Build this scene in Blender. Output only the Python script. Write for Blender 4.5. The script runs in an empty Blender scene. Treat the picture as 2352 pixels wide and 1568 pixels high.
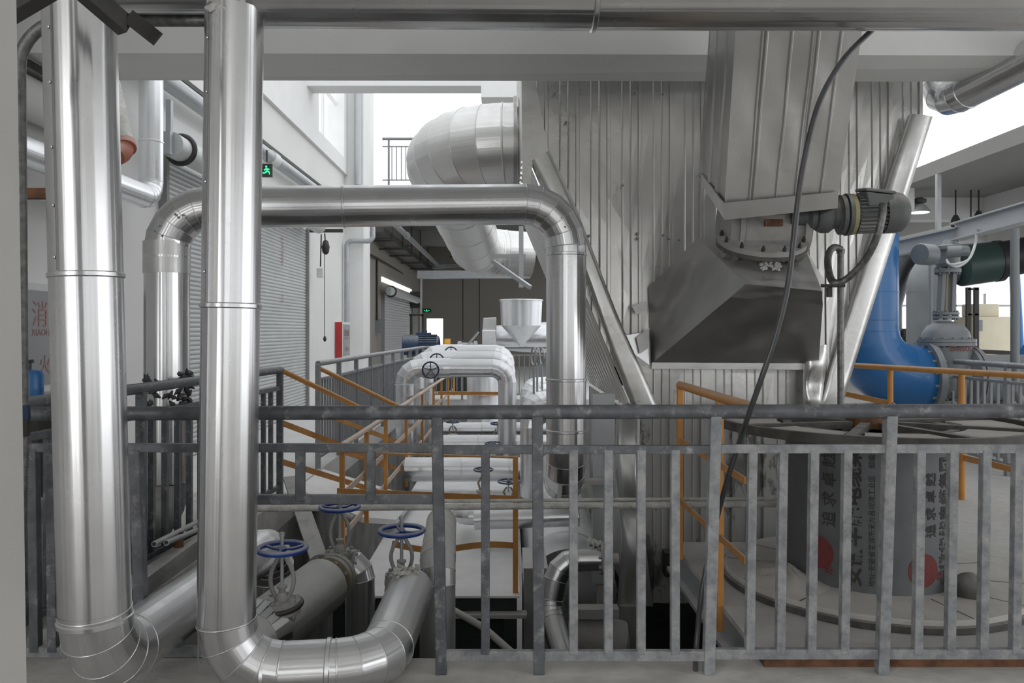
import bpy, bmesh, math, random
from mathutils import Vector, Matrix, Quaternion
random.seed(7)
C = bpy.context.scene.collection
PI = math.pi
# ---------------------------------------------------------------- camera
F = 1800.0; CX = 1165.0; HY = 760.0; EYE = 1.44
cam = bpy.data.cameras.new('camera'); co = bpy.data.objects.new('camera', cam); C.objects.link(co)
cam.sensor_width = 36.0; cam.lens = 36.0 * F / 2352.0
cam.shift_x = (1176 - CX) / 2352.0; cam.shift_y = (HY - 784) / 2352.0
cam.clip_start = 0.05; cam.clip_end = 300
co.location = (0, 0, EYE); co.rotation_euler = (PI / 2, 0, 0)
bpy.context.scene.camera = co
sc = bpy.context.scene
sc.view_settings.view_transform = 'Standard'; sc.view_settings.look = 'None'
sc.view_settings.gamma = 1.0; sc.view_settings.use_curve_mapping = False
sc.view_settings.exposure = 0.0
sc.cycles.max_bounces = 7; sc.cycles.diffuse_bounces = 4; sc.cycles.glossy_bounces = 4
sc.cycles.sample_clamp_indirect = 6
# ---------------------------------------------------------------- daylight
w = bpy.data.worlds.new('daylight'); sc.world = w; w.use_nodes = True
bg = w.node_tree.nodes['Background']; bg.inputs[0].default_value = (0.95, 0.975, 1.0, 1); bg.inputs[1].default_value = 1.5
def area(name, loc, rot, sx, sy, power, col=(1, 1, 1)):
    l = bpy.data.lights.new(name, 'AREA'); l.shape = 'RECTANGLE'; l.size = sx; l.size_y = sy; l.energy = power; l.color = col
    o = bpy.data.objects.new(name, l); C.objects.link(o); o.location = loc; o.rotation_euler = rot; return o

# fill lights added behind and beside the viewpoint, in place of unseen windows
area('window_fill', (-2.4, -4.85, 2.2), (PI / 2, 0, PI), 1.3, 2.4, 140, (.97, .98, 1))
area('window_fill', (-.35, -4.85, 2.2), (PI / 2, 0, PI), 1.3, 2.4, 100, (1, .985, .95))
area('window_fill', (2.7, -4.85, 2.2), (PI / 2, 0, PI), 1.4, 2.4, 90, (1, .98, .94))
area('window_fill', (6.8, -4.85, 2.2), (PI / 2, 0, PI), 1.6, 2.4, 70, (1, .98, .95))
area('window_fill', (-3.55, -2.9, 2.0), (PI / 2, 0, -PI / 2), 1.8, 2.8, 165, (.97, .98, 1))
area('window_fill', (8.8, .5, 2.0), (PI / 2, 0, PI / 2), 3.5, 2.4, 50, (1, .99, .97))

def at(px, py, Y):
    return Vector(((px - CX) / F * Y, Y, EYE + (HY - py) / F * Y))
def ax(px, Y): return (px - CX) / F * Y
def az(py, Y): return EYE + (HY - py) / F * Y

# ---------------------------------------------------------------- materials
def _nt(name):
    m = bpy.data.materials.new(name); m.use_nodes = True
    nt = m.node_tree; b = nt.nodes['Principled BSDF']; return m, nt, b
def _noise(nt, vec, scale, detail=3, rough=.55):
    n = nt.nodes.new('ShaderNodeTexNoise'); n.inputs['Scale'].default_value = scale
    n.inputs['Detail'].default_value = detail; n.inputs['Roughness'].default_value = rough
    if vec is not None: nt.links.new(vec, n.inputs['Vector'])
    return n.outputs['Fac']
def _ramp(nt, fac, a, b, c0=0., c1=1.):
    r = nt.nodes.new('ShaderNodeMapRange'); r.inputs[1].default_value = a; r.inputs[2].default_value = b
    r.interpolation_type = 'SMOOTHSTEP'; r.inputs[3].default_value = c0; r.inputs[4].default_value = c1; nt.links.new(fac, r.inputs[0]); return r.outputs[0]
def _math(nt, op, a, b):
    n = nt.nodes.new('ShaderNodeMath'); n.operation = op; n.use_clamp = op in ('ADD', 'MULTIPLY')
    for i, v in enumerate((a, b)):
        if isinstance(v, (int, float)): n.inputs[i].default_value = v
        else: nt.links.new(v, n.inputs[i])
    return n.outputs[0]
def _mixc(nt, fac, a, b):
    n = nt.nodes.new('ShaderNodeMix'); n.data_type = 'RGBA'; nt.links.new(fac, n.inputs[0]) if not isinstance(fac, float) else setattr(n.inputs[0], 'default_value', fac)
    for i, v in ((6, a), (7, b)):
        if isinstance(v, tuple): n.inputs[i].default_value = (*v, 1)
        else: nt.links.new(v, n.inputs[i])
    return n.outputs[2]
DUST = (0.50, 0.49, 0.47)
def mat(name, col, rough=.6, metal=0., dust=0., dustcol=DUST, var=.12, vscale=3., bump=0., bscale=20., streak=0., side=0., uv=False, stain=None, coat=0., patch=None):
    """surface with colour variation, settled dust on upward faces (and `side` elsewhere), optional stains"""
    m, nt, b = _nt(name); L = nt.links
    tc = nt.nodes.new('ShaderNodeTexCoord'); geo = nt.nodes.new('ShaderNodeNewGeometry')
    pos = geo.outputs['Position']
    n1 = _noise(nt, pos, vscale, 4)
    dark = tuple(c * (1 - var) for c in col); light = tuple(min(1, c * (1 + var)) for c in col)
    base = _mixc(nt, _ramp(nt, n1, .3, .7), dark, light)
    if stain:
        scol, lo, hi, ssc = stain
        mp = nt.nodes.new('ShaderNodeMapping'); mp.inputs['Scale'].default_value = (ssc, ssc, ssc * .45); L.new(pos, mp.inputs[0])
        base = _mixc(nt, _ramp(nt, _noise(nt, mp.outputs[0], 1.0, 6, .7), lo, hi), base, scol)
    rv = .02 if metal > .9 else .07
    rg = _ramp(nt, n1, .3, .7, max(.03, rough - rv), min(1, rough + rv))
    if dust > 0 or side > 0:
        sx = nt.nodes.new('ShaderNodeSeparateXYZ'); L.new(geo.outputs['Normal'], sx.inputs[0])
        up = _ramp(nt, sx.outputs[2], .05, .85, side, dust)
        nz = _ramp(nt, _noise(nt, pos, 9, 5, .65), .25, .6, .45, 1.0) if not patch else _ramp(nt, _noise(nt, pos, 15, 8, .72), patch[0], patch[1], .05, 1.0)
        f = _math(nt, 'MULTIPLY', up, nz)
        base = _mixc(nt, f, base, dustcol)
        inv = _math(nt, 'SUBTRACT', 1.0, f)
        if metal > 0: L.new(_math(nt, 'MULTIPLY', inv, metal), b.inputs['Metallic'])
        rr = nt.nodes.new('ShaderNodeMix'); rr.data_type = 'FLOAT'; L.new(f, rr.inputs[0]); L.new(rg, rr.inputs[2]); rr.inputs[3].default_value = .92
        rg = rr.outputs[0]
    else:
        b.inputs['Metallic'].default_value = metal
    L.new(base, b.inputs['Base Color']); L.new(rg, b.inputs['Roughness'])
    nrm = None
    if streak > 0:
        mp = nt.nodes.new('ShaderNodeMapping'); mp.inputs['Scale'].default_value = (27, .2, 1); L.new(tc.outputs['UV'], mp.inputs[0])
        bp = nt.nodes.new('ShaderNodeBump'); bp.inputs['Strength'].default_value = streak; bp.inputs['Distance'].default_value = .012
        L.new(_noise(nt, mp.outputs[0], 1.0, 1.5, .5), bp.inputs['Height']); nrm = bp.outputs[0]
    if bump > 0:
        bp = nt.nodes.new('ShaderNodeBump'); bp.inputs['Strength'].default_value = bump; bp.inputs['Distance'].default_value = .02
        L.new(_noise(nt, pos, bscale, 5, .6), bp.inputs['Height'])
        if nrm: L.new(nrm, bp.inputs['Normal'])
        nrm = bp.outputs[0]
    if nrm: L.new(nrm, b.inputs['Normal'])
    if coat: b.inputs['Coat Weight'].default_value = coat
    return m
def emit(name, col, s):
    m, nt, b = _nt(name); b.inputs['Base Color'].default_value = (*col, 1); b.inputs['Emission Color'].default_value = (*col, 1); b.inputs['Emission Strength'].default_value = s; return m

M = dict(
 alu=mat('polished_aluminium', (.70, .70, .71), .26, 1., dust=.30, streak=.5, var=.04, dustcol=(.6, .6, .59)),
 alu_dusty=mat('dusty_aluminium', (.66, .66, .66), .3, 1., dust=.85, side=.18, streak=.25, var=.05, dustcol=(.56, .55, .53)),
 alu_white=mat('bright_aluminium', (.80, .81, .83), .26, .95, dust=.6, side=.04, streak=.35, var=.03, dustcol=(.85, .85, .85)),
 alu_dull=mat('dull_aluminium', (.44, .435, .43), .30, 1., dust=.6, side=.12, var=.07, bump=.18, bscale=5, dustcol=(.5, .49, .47)),
 alu_sheet=mat('crumpled_sheet', (.6, .595, .585), .24, 1., dust=.6, side=.1, var=.06, bump=.4, bscale=1.7, dustcol=(.5, .49, .47)),
 alu_body=mat('ribbed_sheet', (.63, .62, .605), .24, 1., dust=.5, side=.10, var=.06, vscale=1.2, bump=.3, bscale=1.6, dustcol=(.5, .49, .47)),
 alu_base=mat('powder_stained_sheet', (.34, .335, .325), .5, .6, dust=.6, side=.35, var=.15, vscale=2, dustcol=(.42, .41, .39), stain=((.05, .05, .05), .53, .58, 2.6)),
 seam=mat('seam_edge', (.34, .34, .34), .45, 1., var=.05),
 rail=mat('grey_painted_steel', (.105, .112, .125), .45, .25, dust=.75, side=.6, var=.25, vscale=14, patch=(.52, .72), dustcol=(.46, .455, .44)),
 rail_dusty=mat('powdered_grey_steel', (.19, .20, .215), .6, .2, dust=.9, side=.7, patch=(.36, .72), var=.2, vscale=20, dustcol=(.43, .425, .415)),
 rail_far=mat('grey_rail_steel', (.2, .21, .225), .5, .3, dust=.8, side=.2, var=.15, vscale=14, dustcol=(.6, .6, .6)),
 yellow=mat('amber_paint', (.56, .235, .03), .5, 0., dust=.7, side=.1, var=.12, vscale=8, dustcol=(.58, .47, .38)),
 amber_flat=mat('amber_flat_bar', (.50, .22, .04), .55, 0., dust=.9, side=.15, var=.15, vscale=9, dustcol=(.55, .40, .30)),
 peach=mat('powdered_amber_paint', (.58, .42, .30), .7, 0., dust=.9, side=.5, var=.1, dustcol=(.62, .54, .48)),
 wall=mat('white_wall', (.74, .735, .72), .85, var=.03, vscale=.8),
 column=mat('grubby_wall', (.52, .50, .48), .85, var=.06, vscale=1.5, stain=((.36, .28, .24), .60, .72, 1.6)),
 wall_up=mat('upper_white_wall', (.82, .82, .81), .85, var=.02),
 beam=mat('beam_paint', (.74, .745, .73), .85, var=.03, vscale=1.5),
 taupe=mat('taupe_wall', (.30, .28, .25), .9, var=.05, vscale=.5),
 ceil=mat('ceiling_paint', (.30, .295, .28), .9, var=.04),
 floor=mat('powdered_floor', (.50, .485, .46), .9, var=.16, vscale=4, bump=.35, bscale=16),
 floor_far=mat('pale_floor', (.66, .66, .65), .8, var=.06, vscale=2),
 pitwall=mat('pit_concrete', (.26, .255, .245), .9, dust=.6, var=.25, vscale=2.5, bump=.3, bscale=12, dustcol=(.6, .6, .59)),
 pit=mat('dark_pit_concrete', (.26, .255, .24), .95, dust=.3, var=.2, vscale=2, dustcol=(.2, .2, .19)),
 snow=mat('pale_powder', (.80, .80, .80), .95, var=.04, vscale=6, bump=.25, bscale=30),
 powder=mat('grey_powder', (.47, .46, .44), .95, var=.07, vscale=12, bump=.4, bscale=26),
 steel=mat('galvanised_steel', (.42, .44, .46), .4, .7, dust=.7, side=.15, var=.1, vscale=8),
 conduit=mat('worn_conduit', (.17, .17, .165), .45, .7, side=.12, var=.4, vscale=30),
 cast=mat('powdered_cast_steel', (.24, .235, .225), .6, .35, dust=.85, side=.4, var=.15, vscale=12, dustcol=(.48, .47, .45)),
 brass=mat('yellowish_flange', (.30, .25, .15), .55, .3, dust=.7, side=.2, var=.1),
 blue=mat('blue_handwheel_paint', (.015, .06, .30), .4, 0., dust=.85, var=.15, dustcol=(.46, .46, .47)),
 navy=mat('navy_paint', (.02, .045, .10), .45, .1, dust=.4, var=.1),
 blue_pipe=mat('blue_pipe_paint', (.02, .135, .36), .35, 0., var=.06, vscale=2, coat=.2),
 dark=mat('dark_steel', (.05, .048, .045), .5, .4, dust=.2, var=.25, vscale=8, dustcol=(.25, .24, .22)),
 green_dark=mat('dark_green_steel', (.03, .038, .036), .6, .1, dust=.8, var=.1, dustcol=(.5, .5, .49)),
 rubber=mat('black_cable', (.035, .036, .04), .38, 0., side=.02, dust=.12, var=.3, vscale=12),
 motor=mat('dark_green_motor', (.07, .08, .08), .5, .2, dust=.8, side=.12, var=.1, vscale=16),
 ochre=mat('ochre_ring', (.36, .32, .16), .7, 0., var=.1),
 valve=mat('grey_valve_paint', (.21, .225, .235), .45, .1, dust=.35, var=.06, dustcol=(.45, .45, .45)),
 blackpipe=mat('black_pipe_paint', (.028, .028, .03), .35, .1, var=.1),
 teal=mat('dark_teal_paint', (.03, .06, .055), .4, .1, var=.1),
 duct=mat('grey_tray_steel', (.47, .485, .50), .4, .4, var=.05),
 shutter=mat('shutter_slats', (.62, .63, .63), .5, .2, var=.03),
 red=mat('red_paint', (.45, .03, .03), .5, 0., var=.15, vscale=6),
 orange=mat('orange_coupling_paint', (.42, .10, .04), .5, 0., dust=.6, side=.1, var=.1, dustcol=(.6, .58, .55)),
 print_red=mat('red_print', (.15, .02, .02), .8, 0., var=.15, vscale=30, side=.04),
 print_pale=mat('faded_red_print', (.42, .24, .23), .8, 0., var=.1),
 ink=mat('black_print', (.025, .025, .025), .8, 0., var=.2, vscale=30, side=.05),
 glass=mat('grey_cabinet_glass', (.30, .30, .31), .35, 0., var=.05),
 drumgrey=mat('drum_sheet', (.115, .12, .125), .5, .35, side=.10, var=.12, vscale=6, dustcol=(.4, .4, .4)),
 rust=mat('rusty_steel', (.16, .075, .04), .8, .1, dust=.5, var=.4, vscale=14),
 alu_duct=mat('duct_aluminium', (.78, .775, .76), .3, .95, dust=.4, side=.1, var=.03, streak=.25, bump=.06, bscale=3, dustcol=(.7, .7, .7)),
 dark_rim=mat('dark_drum_rim', (.06, .055, .05), .7, .2, dust=.4, side=.08, var=.4, vscale=16),
 cream=mat('cream_machine_paint', (.66, .60, .45), .5, 0., var=.04),
 white=mat('white_plastic', (.7, .7, .69), .5, 0., var=.03),
 rag=mat('insulation_wool', (.60, .59, .56), .95, 0., var=.15, vscale=12, bump=1., bscale=30),
 platform=mat('platform_powder', (.45, .44, .425), .92, var=.08, vscale=5, bump=.3, bscale=20),
 discwood=mat('powdered_disc', (.50, .475, .445), .92, var=.08, vscale=5, bump=.2, bscale=20),
 green_on=emit('lit_green', (.05, .9, .35), 1.2), lamp=emit('lamp_glow', (1, .98, .92), 4.),
 brown_gap=mat('window_frame_grey', (.25, .25, .25), .6),
)

# ---------------------------------------------------------------- geometry helpers
def box(bm, x0, x1, y0, y1, z0, z1):
    v = [bm.verts.new(p) for p in ((x0, y0, z0), (x1, y0, z0), (x1, y1, z0), (x0, y1, z0), (x0, y0, z1), (x1, y0, z1), (x1, y1, z1), (x0, y1, z1))]
    for f in ((3, 2, 1, 0), (4, 5, 6, 7), (0, 1, 5, 4), (1, 2, 6, 5), (2, 3, 7, 6), (3, 0, 4, 7)): bm.faces.new([v[i] for i in f])
    return bm
def bar(bm, a, b, w, h, up=Vector((0, 0, 1))):
    a = Vector(a); b = Vector(b); d = (b - a).normalized()
    if abs(d.dot(up)) > .95: up = Vector((0, 1, 0))
    s = d.cross(up).normalized(); u = s.cross(d).normalized()
    vs = []
    for p in (a, b):
        for i, j in ((-1, -1), (1, -1), (1, 1), (-1, 1)): vs.append(bm.verts.new(p + s * w / 2 * i + u * h / 2 * j))
    for f in ((3, 2, 1, 0), (4, 5, 6, 7), (0, 1, 5, 4), (1, 2, 6, 5), (2, 3, 7, 6), (3, 0, 4, 7)): bm.faces.new([vs[i] for i in f])
    return bm
def hexa(bm, p):     # p: 4 bottom, 4 top
    v = [bm.verts.new(Vector(q)) for q in p]
    for f in ((3, 2, 1, 0), (4, 5, 6, 7), (0, 1, 5, 4), (1, 2, 6, 5), (2, 3, 7, 6), (3, 0, 4, 7)): bm.faces.new([v[i] for i in f])
    return bm
def tube(bm, pts, r, seg=24, cap=True, sharp=None, r_list=None, v0=0.):
    """swept tube with mitred corners; sharp = set of ring indices (or True for all interior rings)"""
    pts = [Vector(p) for p in pts]; n = len(pts)
    uvl = bm.loops.layers.uv.verify()
    ds = [(pts[i + 1] - pts[i]).normalized() for i in range(n - 1)]
    d = ds[0]; a = Vector((0, 0, 1)) if abs(d.z) < .9 else Vector((0, 1, 0))
    s = d.cross(a).normalized(); u = s.cross(d).normalized()
    rings = []; lens = [v0]
    for i in range(n):
        if i > 0: lens.append(lens[-1] + (pts[i] - pts[i - 1]).length)
        rr = r_list[i] if r_list else r
        din = ds[max(0, i - 1)] if i > 0 else ds[0]
        dout = ds[i] if i < n - 1 else ds[-1]
        t = (din + dout)
        t = t.normalized() if t.length > 1e-6 else din
        ring = []
        for k in range(seg):
            an = 2 * PI * k / seg; c = (s * math.cos(an) + u * math.sin(an)) * rr
            den = din.dot(t)
            if abs(den) > .2: c = c - din * (c.dot(t) / den)
            ring.append(bm.verts.new(pts[i] + c))
        rings.append(ring)
        if i < n - 1 and i > 0:
            q = din.rotation_difference(dout); s = q @ s; u = q @ u
    for i in range(n - 1):
        for k in range(seg):
            k2 = (k + 1) % seg
            try: f = bm.faces.new((rings[i][k], rings[i][k2], rings[i + 1][k2], rings[i + 1][k]))
            except ValueError: continue
            f.smooth = True
            uu = (k / seg * 2 * PI * r, (k + 1) / seg * 2 * PI * r)
            for lp, (ua, va) in zip(f.loops, ((uu[0], lens[i]), (uu[1], lens[i]), (uu[1], lens[i + 1]), (uu[0], lens[i + 1]))): lp[uvl].uv = (ua, va)
    tube.rings = [[v.co.copy() for v in r_] for r_ in rings]
    if cap:
        bm.faces.new(rings[0][::-1]); bm.faces.new(rings[-1])
    for i, ring in enumerate(rings):
        if i in (0, n - 1) and cap or sharp is True or (sharp and i in sharp):
            for k in range(seg):
                e = bm.edges.get((ring[k], ring[(k + 1) % seg]))
                if e: e.smooth = False
    return bm
def bead(bm, ring, rad, s2=6):
    """thin raised bead following one ring of a tube"""
    n = len(ring); c = sum(ring, Vector()) / n; t = (ring[0] - c).cross(ring[n // 4] - c).normalized(); R_ = []
    for p in ring:
        o = (p - c).normalized(); R_.append([bm.verts.new(p + o * rad * math.cos(2 * PI * k / s2) + t * rad * 1.5 * math.sin(2 * PI * k / s2)) for k in range(s2)])
    for i in range(n):
        A, B = R_[i], R_[(i + 1) % n]
        for k in range(s2):
            f = bm.faces.new((A[k], A[(k + 1) % s2], B[(k + 1) % s2], B[k])); f.smooth = True
def lathe(bm, prof, c, axis='Z', seg=32, smooth=True, frm=None):
    """prof: [(r, h)] along axis through c; frm: optional (axis vector)"""
    if frm is None: frm = {'Z': Vector((0, 0, 1)), 'X': Vector((1, 0, 0)), 'Y': Vector((0, 1, 0))}[axis]
    d = Vector(frm).normalized(); a = Vector((0, 0, 1)) if abs(d.z) < .9 else Vector((0, 1, 0))
    s = d.cross(a).normalized(); u = s.cross(d)
    c = Vector(c); rings = []
    for r, h in prof:
        rings.append([bm.verts.new(c + d * h + (s * math.cos(2 * PI * k / seg) + u * math.sin(2 * PI * k / seg)) * max(r, 1e-4)) for k in range(seg)])
    for i in range(len(prof) - 1):
        for k in range(seg):
            k2 = (k + 1) % seg
            f = bm.faces.new((rings[i][k], rings[i][k2], rings[i + 1][k2], rings[i + 1][k])); f.smooth = smooth
    bm.faces.new(rings[0][::-1]); bm.faces.new(rings[-1])
    for i in range(len(prof)):
        if i in (0, len(prof) - 1): sh = True
        else:
            v1 = Vector((prof[i][0] - prof[i - 1][0], prof[i][1] - prof[i - 1][1])); v2 = Vector((prof[i + 1][0] - prof[i][0], prof[i + 1][1] - prof[i][1]))
            sh = v1.length > 1e-6 and v2.length > 1e-6 and v1.angle(v2) > .6
        if sh:
            for k in range(seg):
                e = bm.edges.get((rings[i][k], rings[i][(k + 1) % seg]))
                if e: e.smooth = False
    return bm
def torus(bm, c, R, r, nrm=(0, 0, 1), seg=40, s2=10, a0=0, a1=2 * PI):
    d = Vector(nrm).normalized(); a = Vector((0, 0, 1)) if abs(d.z) < .9 else Vector((0, 1, 0))
    s = d.cross(a).normalized(); u = s.cross(d); c = Vector(c); rings = []
    full = abs(a1 - a0 - 2 * PI) < 1e-6
    for i in range(seg if full else seg + 1):
        t = a0 + (a1 - a0) * i / seg; o = s * math.cos(t) + u * math.sin(t)
        rings.append([bm.verts.new(c + o * (R + r * math.cos(2 * PI * k / s2)) + d * r * math.sin(2 * PI * k / s2)) for k in range(s2)])
    m = len(rings)
    for i in range(m if full else m - 1):
        A = rings[i]; B = rings[(i + 1) % m]
        for k in range(s2):
            f = bm.faces.new((A[k], A[(k + 1) % s2], B[(k + 1) % s2], B[k])); f.smooth = True
    return bm
def poly(bm, pts, thick=None):
    vs = [bm.verts.new(Vector(p)) for p in pts]; f = bm.faces.new(vs)
    if thick is not None:
        t = Vector(thick); v2 = [bm.verts.new(Vector(p) + t) for p in pts]; bm.faces.new(v2[::-1])
        n = len(vs)
        for i in range(n): bm.faces.new((vs[i], v2[i], v2[(i + 1) % n], vs[(i + 1) % n]))
    return bm
def nb(): return bmesh.new()
def obj(name, bm, m, parent=None, bev=0., fix=True):
    if fix: bmesh.ops.recalc_face_normals(bm, faces=bm.faces)
    me = bpy.data.meshes.new(name)
    if parent is not None: bm.transform(Matrix.Translation(-Vector(world_loc(parent))))
    bm.to_mesh(me); bm.free(); me.materials.append(M[m] if isinstance(m, str) else m)
    o = bpy.data.objects.new(name, me); C.objects.link(o)
    if parent is not None: o.parent = parent
    if bev:
        b = o.modifiers.new('edge', 'BEVEL'); b.width = bev; b.segments = 2; b.limit_method = 'ANGLE'; b.angle_limit = 1.0
    return o
def world_loc(p):
    v = Vector((0, 0, 0))
    while p is not None: v += Vector(p.location); p = p.parent
    return v
def tag(o, label, cat, group=None, kind=None):
    if label: o['label'] = label
    if cat: o['category'] = cat
    if group: o['group'] = group
    if kind: o['kind'] = kind
    return o
def thing(name, label, cat, loc, group=None):
    o = bpy.data.objects.new(name, None); C.objects.link(o); o.location = loc; o.empty_display_size = .1
    return tag(o, label, cat, group)
def struct(name, bm, m, label=None):
    o = obj(name, bm, m); o['kind'] = 'structure'
    if label: o['label'] = label
    return o
def copy_tree(o, delta=None, parent=None):
    c = o.copy(); C.objects.link(c); c.parent = parent
    if delta is not None: c.location = Vector(o.location) + Vector(delta)
    for ch in [x for x in bpy.data.objects if x.parent == o]: copy_tree(ch, None, c)
    return c

def arc_corner(p0, p1, p2, R, n):
    d0 = (p1 - p0).normalized(); d1 = (p2 - p1).normalized(); th = d0.angle(d1)
    if th < .02: return [p1]
    t = R * math.tan(th / 2)
    t = min(t, (p1 - p0).length * .98, (p2 - p1).length * .98); R = t / math.tan(th / 2)
    A = p1 - d0 * t; nrm = d0.cross(d1).normalized(); c = A + nrm.cross(d0) * R
    out = []
    for i in range(n + 1):
        q = Quaternion(nrm, th * i / n); out.append(c + q @ (A - c))
    return out
def seam(bm, p, d, r, w=.008, h=.004, seg=32):
    d = Vector(d).normalized()
    lathe(bm, [(r * .995, -w), (r + h, -w * .6), (r + h, w * .6), (r * .995, w)], p, seg=seg, frm=d)
def pipe(name, label, cat, pts, r, m='alu', R=None, gores=5, group=None, joints=(), seg=36, bands=True, screws=False, parent=None, round_bend=False, rscale=None, caps=True):
    """insulated pipe run: straight sections, segmented elbows, raised bands at the joints"""
    pts = [Vector(p) for p in pts]; R = R or r * 1.9
    root = parent or thing(name, label, cat, pts[0], group)
    cur = pts[0]; v0 = random.random() * 9
    n = len(pts)
    for i in range(1, n):
        if i < n - 1:
            ar = arc_corner(cur if i == 1 else cur, pts[i], pts[i + 1], R, 14 if round_bend else gores)
            end = ar[0]
        else: ar = None; end = pts[i]
        if (end - cur).length > .01:
            b = nb(); rr = r
            tube(b, [cur, end], rr, seg, cap=caps, v0=v0); obj('straight_section', b, m, root)
            v0 += (end - cur).length
        if ar and len(ar) > 1:
            dI = (pts[i] - pts[i - 1]).normalized(); dO = (pts[i + 1] - pts[i]).normalized()
            b = nb(); tube(b, [ar[0] - dI * .006] + ar + [ar[-1] + dO * .006], r * 1.006, seg, cap=False, sharp=None if round_bend else True, v0=v0); rg_ = tube.rings[1:-1]; obj('elbow', b, m, root)
            if bands and not round_bend:
                b = nb()
                for j in range(1, len(ar) - 1): bead(b, rg_[j], max(.0018, r * .011))
                obj('elbow_seam', b, m, root)
            if bands:
                for j in (0, -1):
                    b = nb(); bead(b, rg_[j], max(.0025, r * .018)); obj('joint_band', b, m, root)
            cur = ar[-1]
        elif ar: cur = ar[0]
    # extra bands on named straight positions: (segment index, fraction)
    for si, fr in joints:
        p = pts[si].lerp(pts[si + 1], fr); b = nb(); seam(b, p, pts[si + 1] - pts[si], r, .011, .006, seg); obj('joint_band', b, m, root)
    return root
def flange(bm, c, d, r, t=.02, bolts=8, br=.010):
    d = Vector(d).normalized(); c = Vector(c)
    lathe(bm, [(r, -t / 2), (r, t / 2)], c, frm=d, seg=32)
    a = Vector((0, 0, 1)) if abs(d.z) < .9 else Vector((0, 1, 0)); s = d.cross(a).normalized(); u = s.cross(d)
    for k in range(bolts):
        an = 2 * PI * (k + .5) / bolts; p = c + (s * math.cos(an) + u * math.sin(an)) * r * .84
        lathe(bm, [(br, -t * 1.1), (br, t * 1.1)], p, frm=d, seg=6, smooth=False)
def handwheel(root, c, nrm, R, r, m, spokes=3, a0=.5, name='handwheel'):
    d = Vector(nrm).normalized(); a = Vector((0, 0, 1)) if abs(d.z) < .9 else Vector((0, 1, 0)); s = d.cross(a).normalized(); u = s.cross(d); c = Vector(c)
    b = nb(); torus(b, c, R, r, d)
    for k in range(spokes):
        an = a0 + 2 * PI * k / spokes; o = s * math.cos(an) + u * math.sin(an)
        mid = c + o * R * .5 - d * R * .07
        tube(b, [c - d * R * .05, mid, c + o * R], r * .62, 8, cap=True)
    lathe(b, [(R * .17, -R * .14), (R * .19, 0), (R * .13, R * .1)], c, frm=d, seg=16)
    return obj(name, b, m, root)
def text_mesh(body, size, fn, m, parent=None, name='lettering', align='LEFT', offset=0.):
    cu = bpy.data.curves.new('t', 'FONT'); cu.body = body; cu.size = size; cu.align_x = align; cu.resolution_u = 3; cu.offset = offset
    o = bpy.data.objects.new('t', cu); C.objects.link(o)
    dg = bpy.context.evaluated_depsgraph_get(); dg.update()
    me = bpy.data.meshes.new_from_object(o.evaluated_get(dg)); bpy.data.objects.remove(o)
    base = world_loc(parent) if parent is not None else Vector((0, 0, 0))
    for v in me.vertices: v.co = Vector(fn(v.co.x, v.co.y)) - base
    me.name = name; me.materials.clear(); me.materials.append(M[m])
    q = bpy.data.objects.new(name, me); C.objects.link(q)
    if parent is not None: q.parent = parent
    return q
def railing(name, label, cat, a, b, top=1.10, tr=.026, rails=((.95, .03), (.10, .03)), posts=(0., 1.), bal=(), bw=.025, pw=.045, m='rail', group=None, zb=0., baltop=None, balbot=None, post_round=False, topover=(0, 0)):
    """a, b: ground points; posts/bal: fractions along"""
    a = Vector(a); b = Vector(b); d = b - a; root = thing(name, label, cat, a, group); dn = d.normalized(); up = Vector((0, 0, 1))
    q = nb(); tube(q, [a + up * top - dn * topover[0], b + up * top + dn * topover[1]], tr, 20); obj('top_rail', q, m, root)
    for z, s in rails:
        q = nb(); bar(q, a + up * z, b + up * z, s, s); obj('lower_rail', q, m, root, .003)
    zt = rails[0][0] if baltop is None else baltop; z0 = rails[-1][0] if balbot is None else balbot
    for t in posts:
        q = nb(); p = a + d * t
        if post_round: tube(q, [p, p + up * top], pw / 2, 14)
        else: bar(q, p + up * 0, p + up * (top - .01), pw, pw)
        obj('post', q, m, root, 0 if post_round else .003)
    for t in bal:
        q = nb(); p = a + d * t; bar(q, p + up * z0, p + up * zt, bw, bw); obj('baluster', q, m, root)
    return root
def frange(a, b, n): return [a + (b - a) * i / (n - 1) for i in range(n)] if n > 1 else [a]
# ================================================================ SETTING
b = nb(); box(b, -3.9, 9, -5, 3.45, -.25, 0); struct('floor', b, 'floor')
b = nb(); box(b, -3.9, -1.95, 3.45, 7.0, -.25, 0); struct('floor_left', b, 'floor')
b = nb(); box(b, -3.9, -1.95, 7.0, 32, -.25, 0); box(b, -1.95, 5, 16.5, 32, -.25, 0); struct('floor_rear', b, 'floor_far')
b = nb(); box(b, 3.0, 14, 3.45, 40, -.25, 0); struct('floor_right', b, 'powder')
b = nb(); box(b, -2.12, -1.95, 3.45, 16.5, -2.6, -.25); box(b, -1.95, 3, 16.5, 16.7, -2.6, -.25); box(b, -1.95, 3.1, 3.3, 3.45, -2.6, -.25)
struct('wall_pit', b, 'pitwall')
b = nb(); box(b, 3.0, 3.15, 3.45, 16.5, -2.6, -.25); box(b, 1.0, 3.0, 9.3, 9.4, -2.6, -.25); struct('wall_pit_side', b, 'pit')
b = nb(); box(b, -2.1, 3.1, 3.3, 16.6, -2.8, -2.6); struct('floor_pit', b, 'pit')
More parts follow.
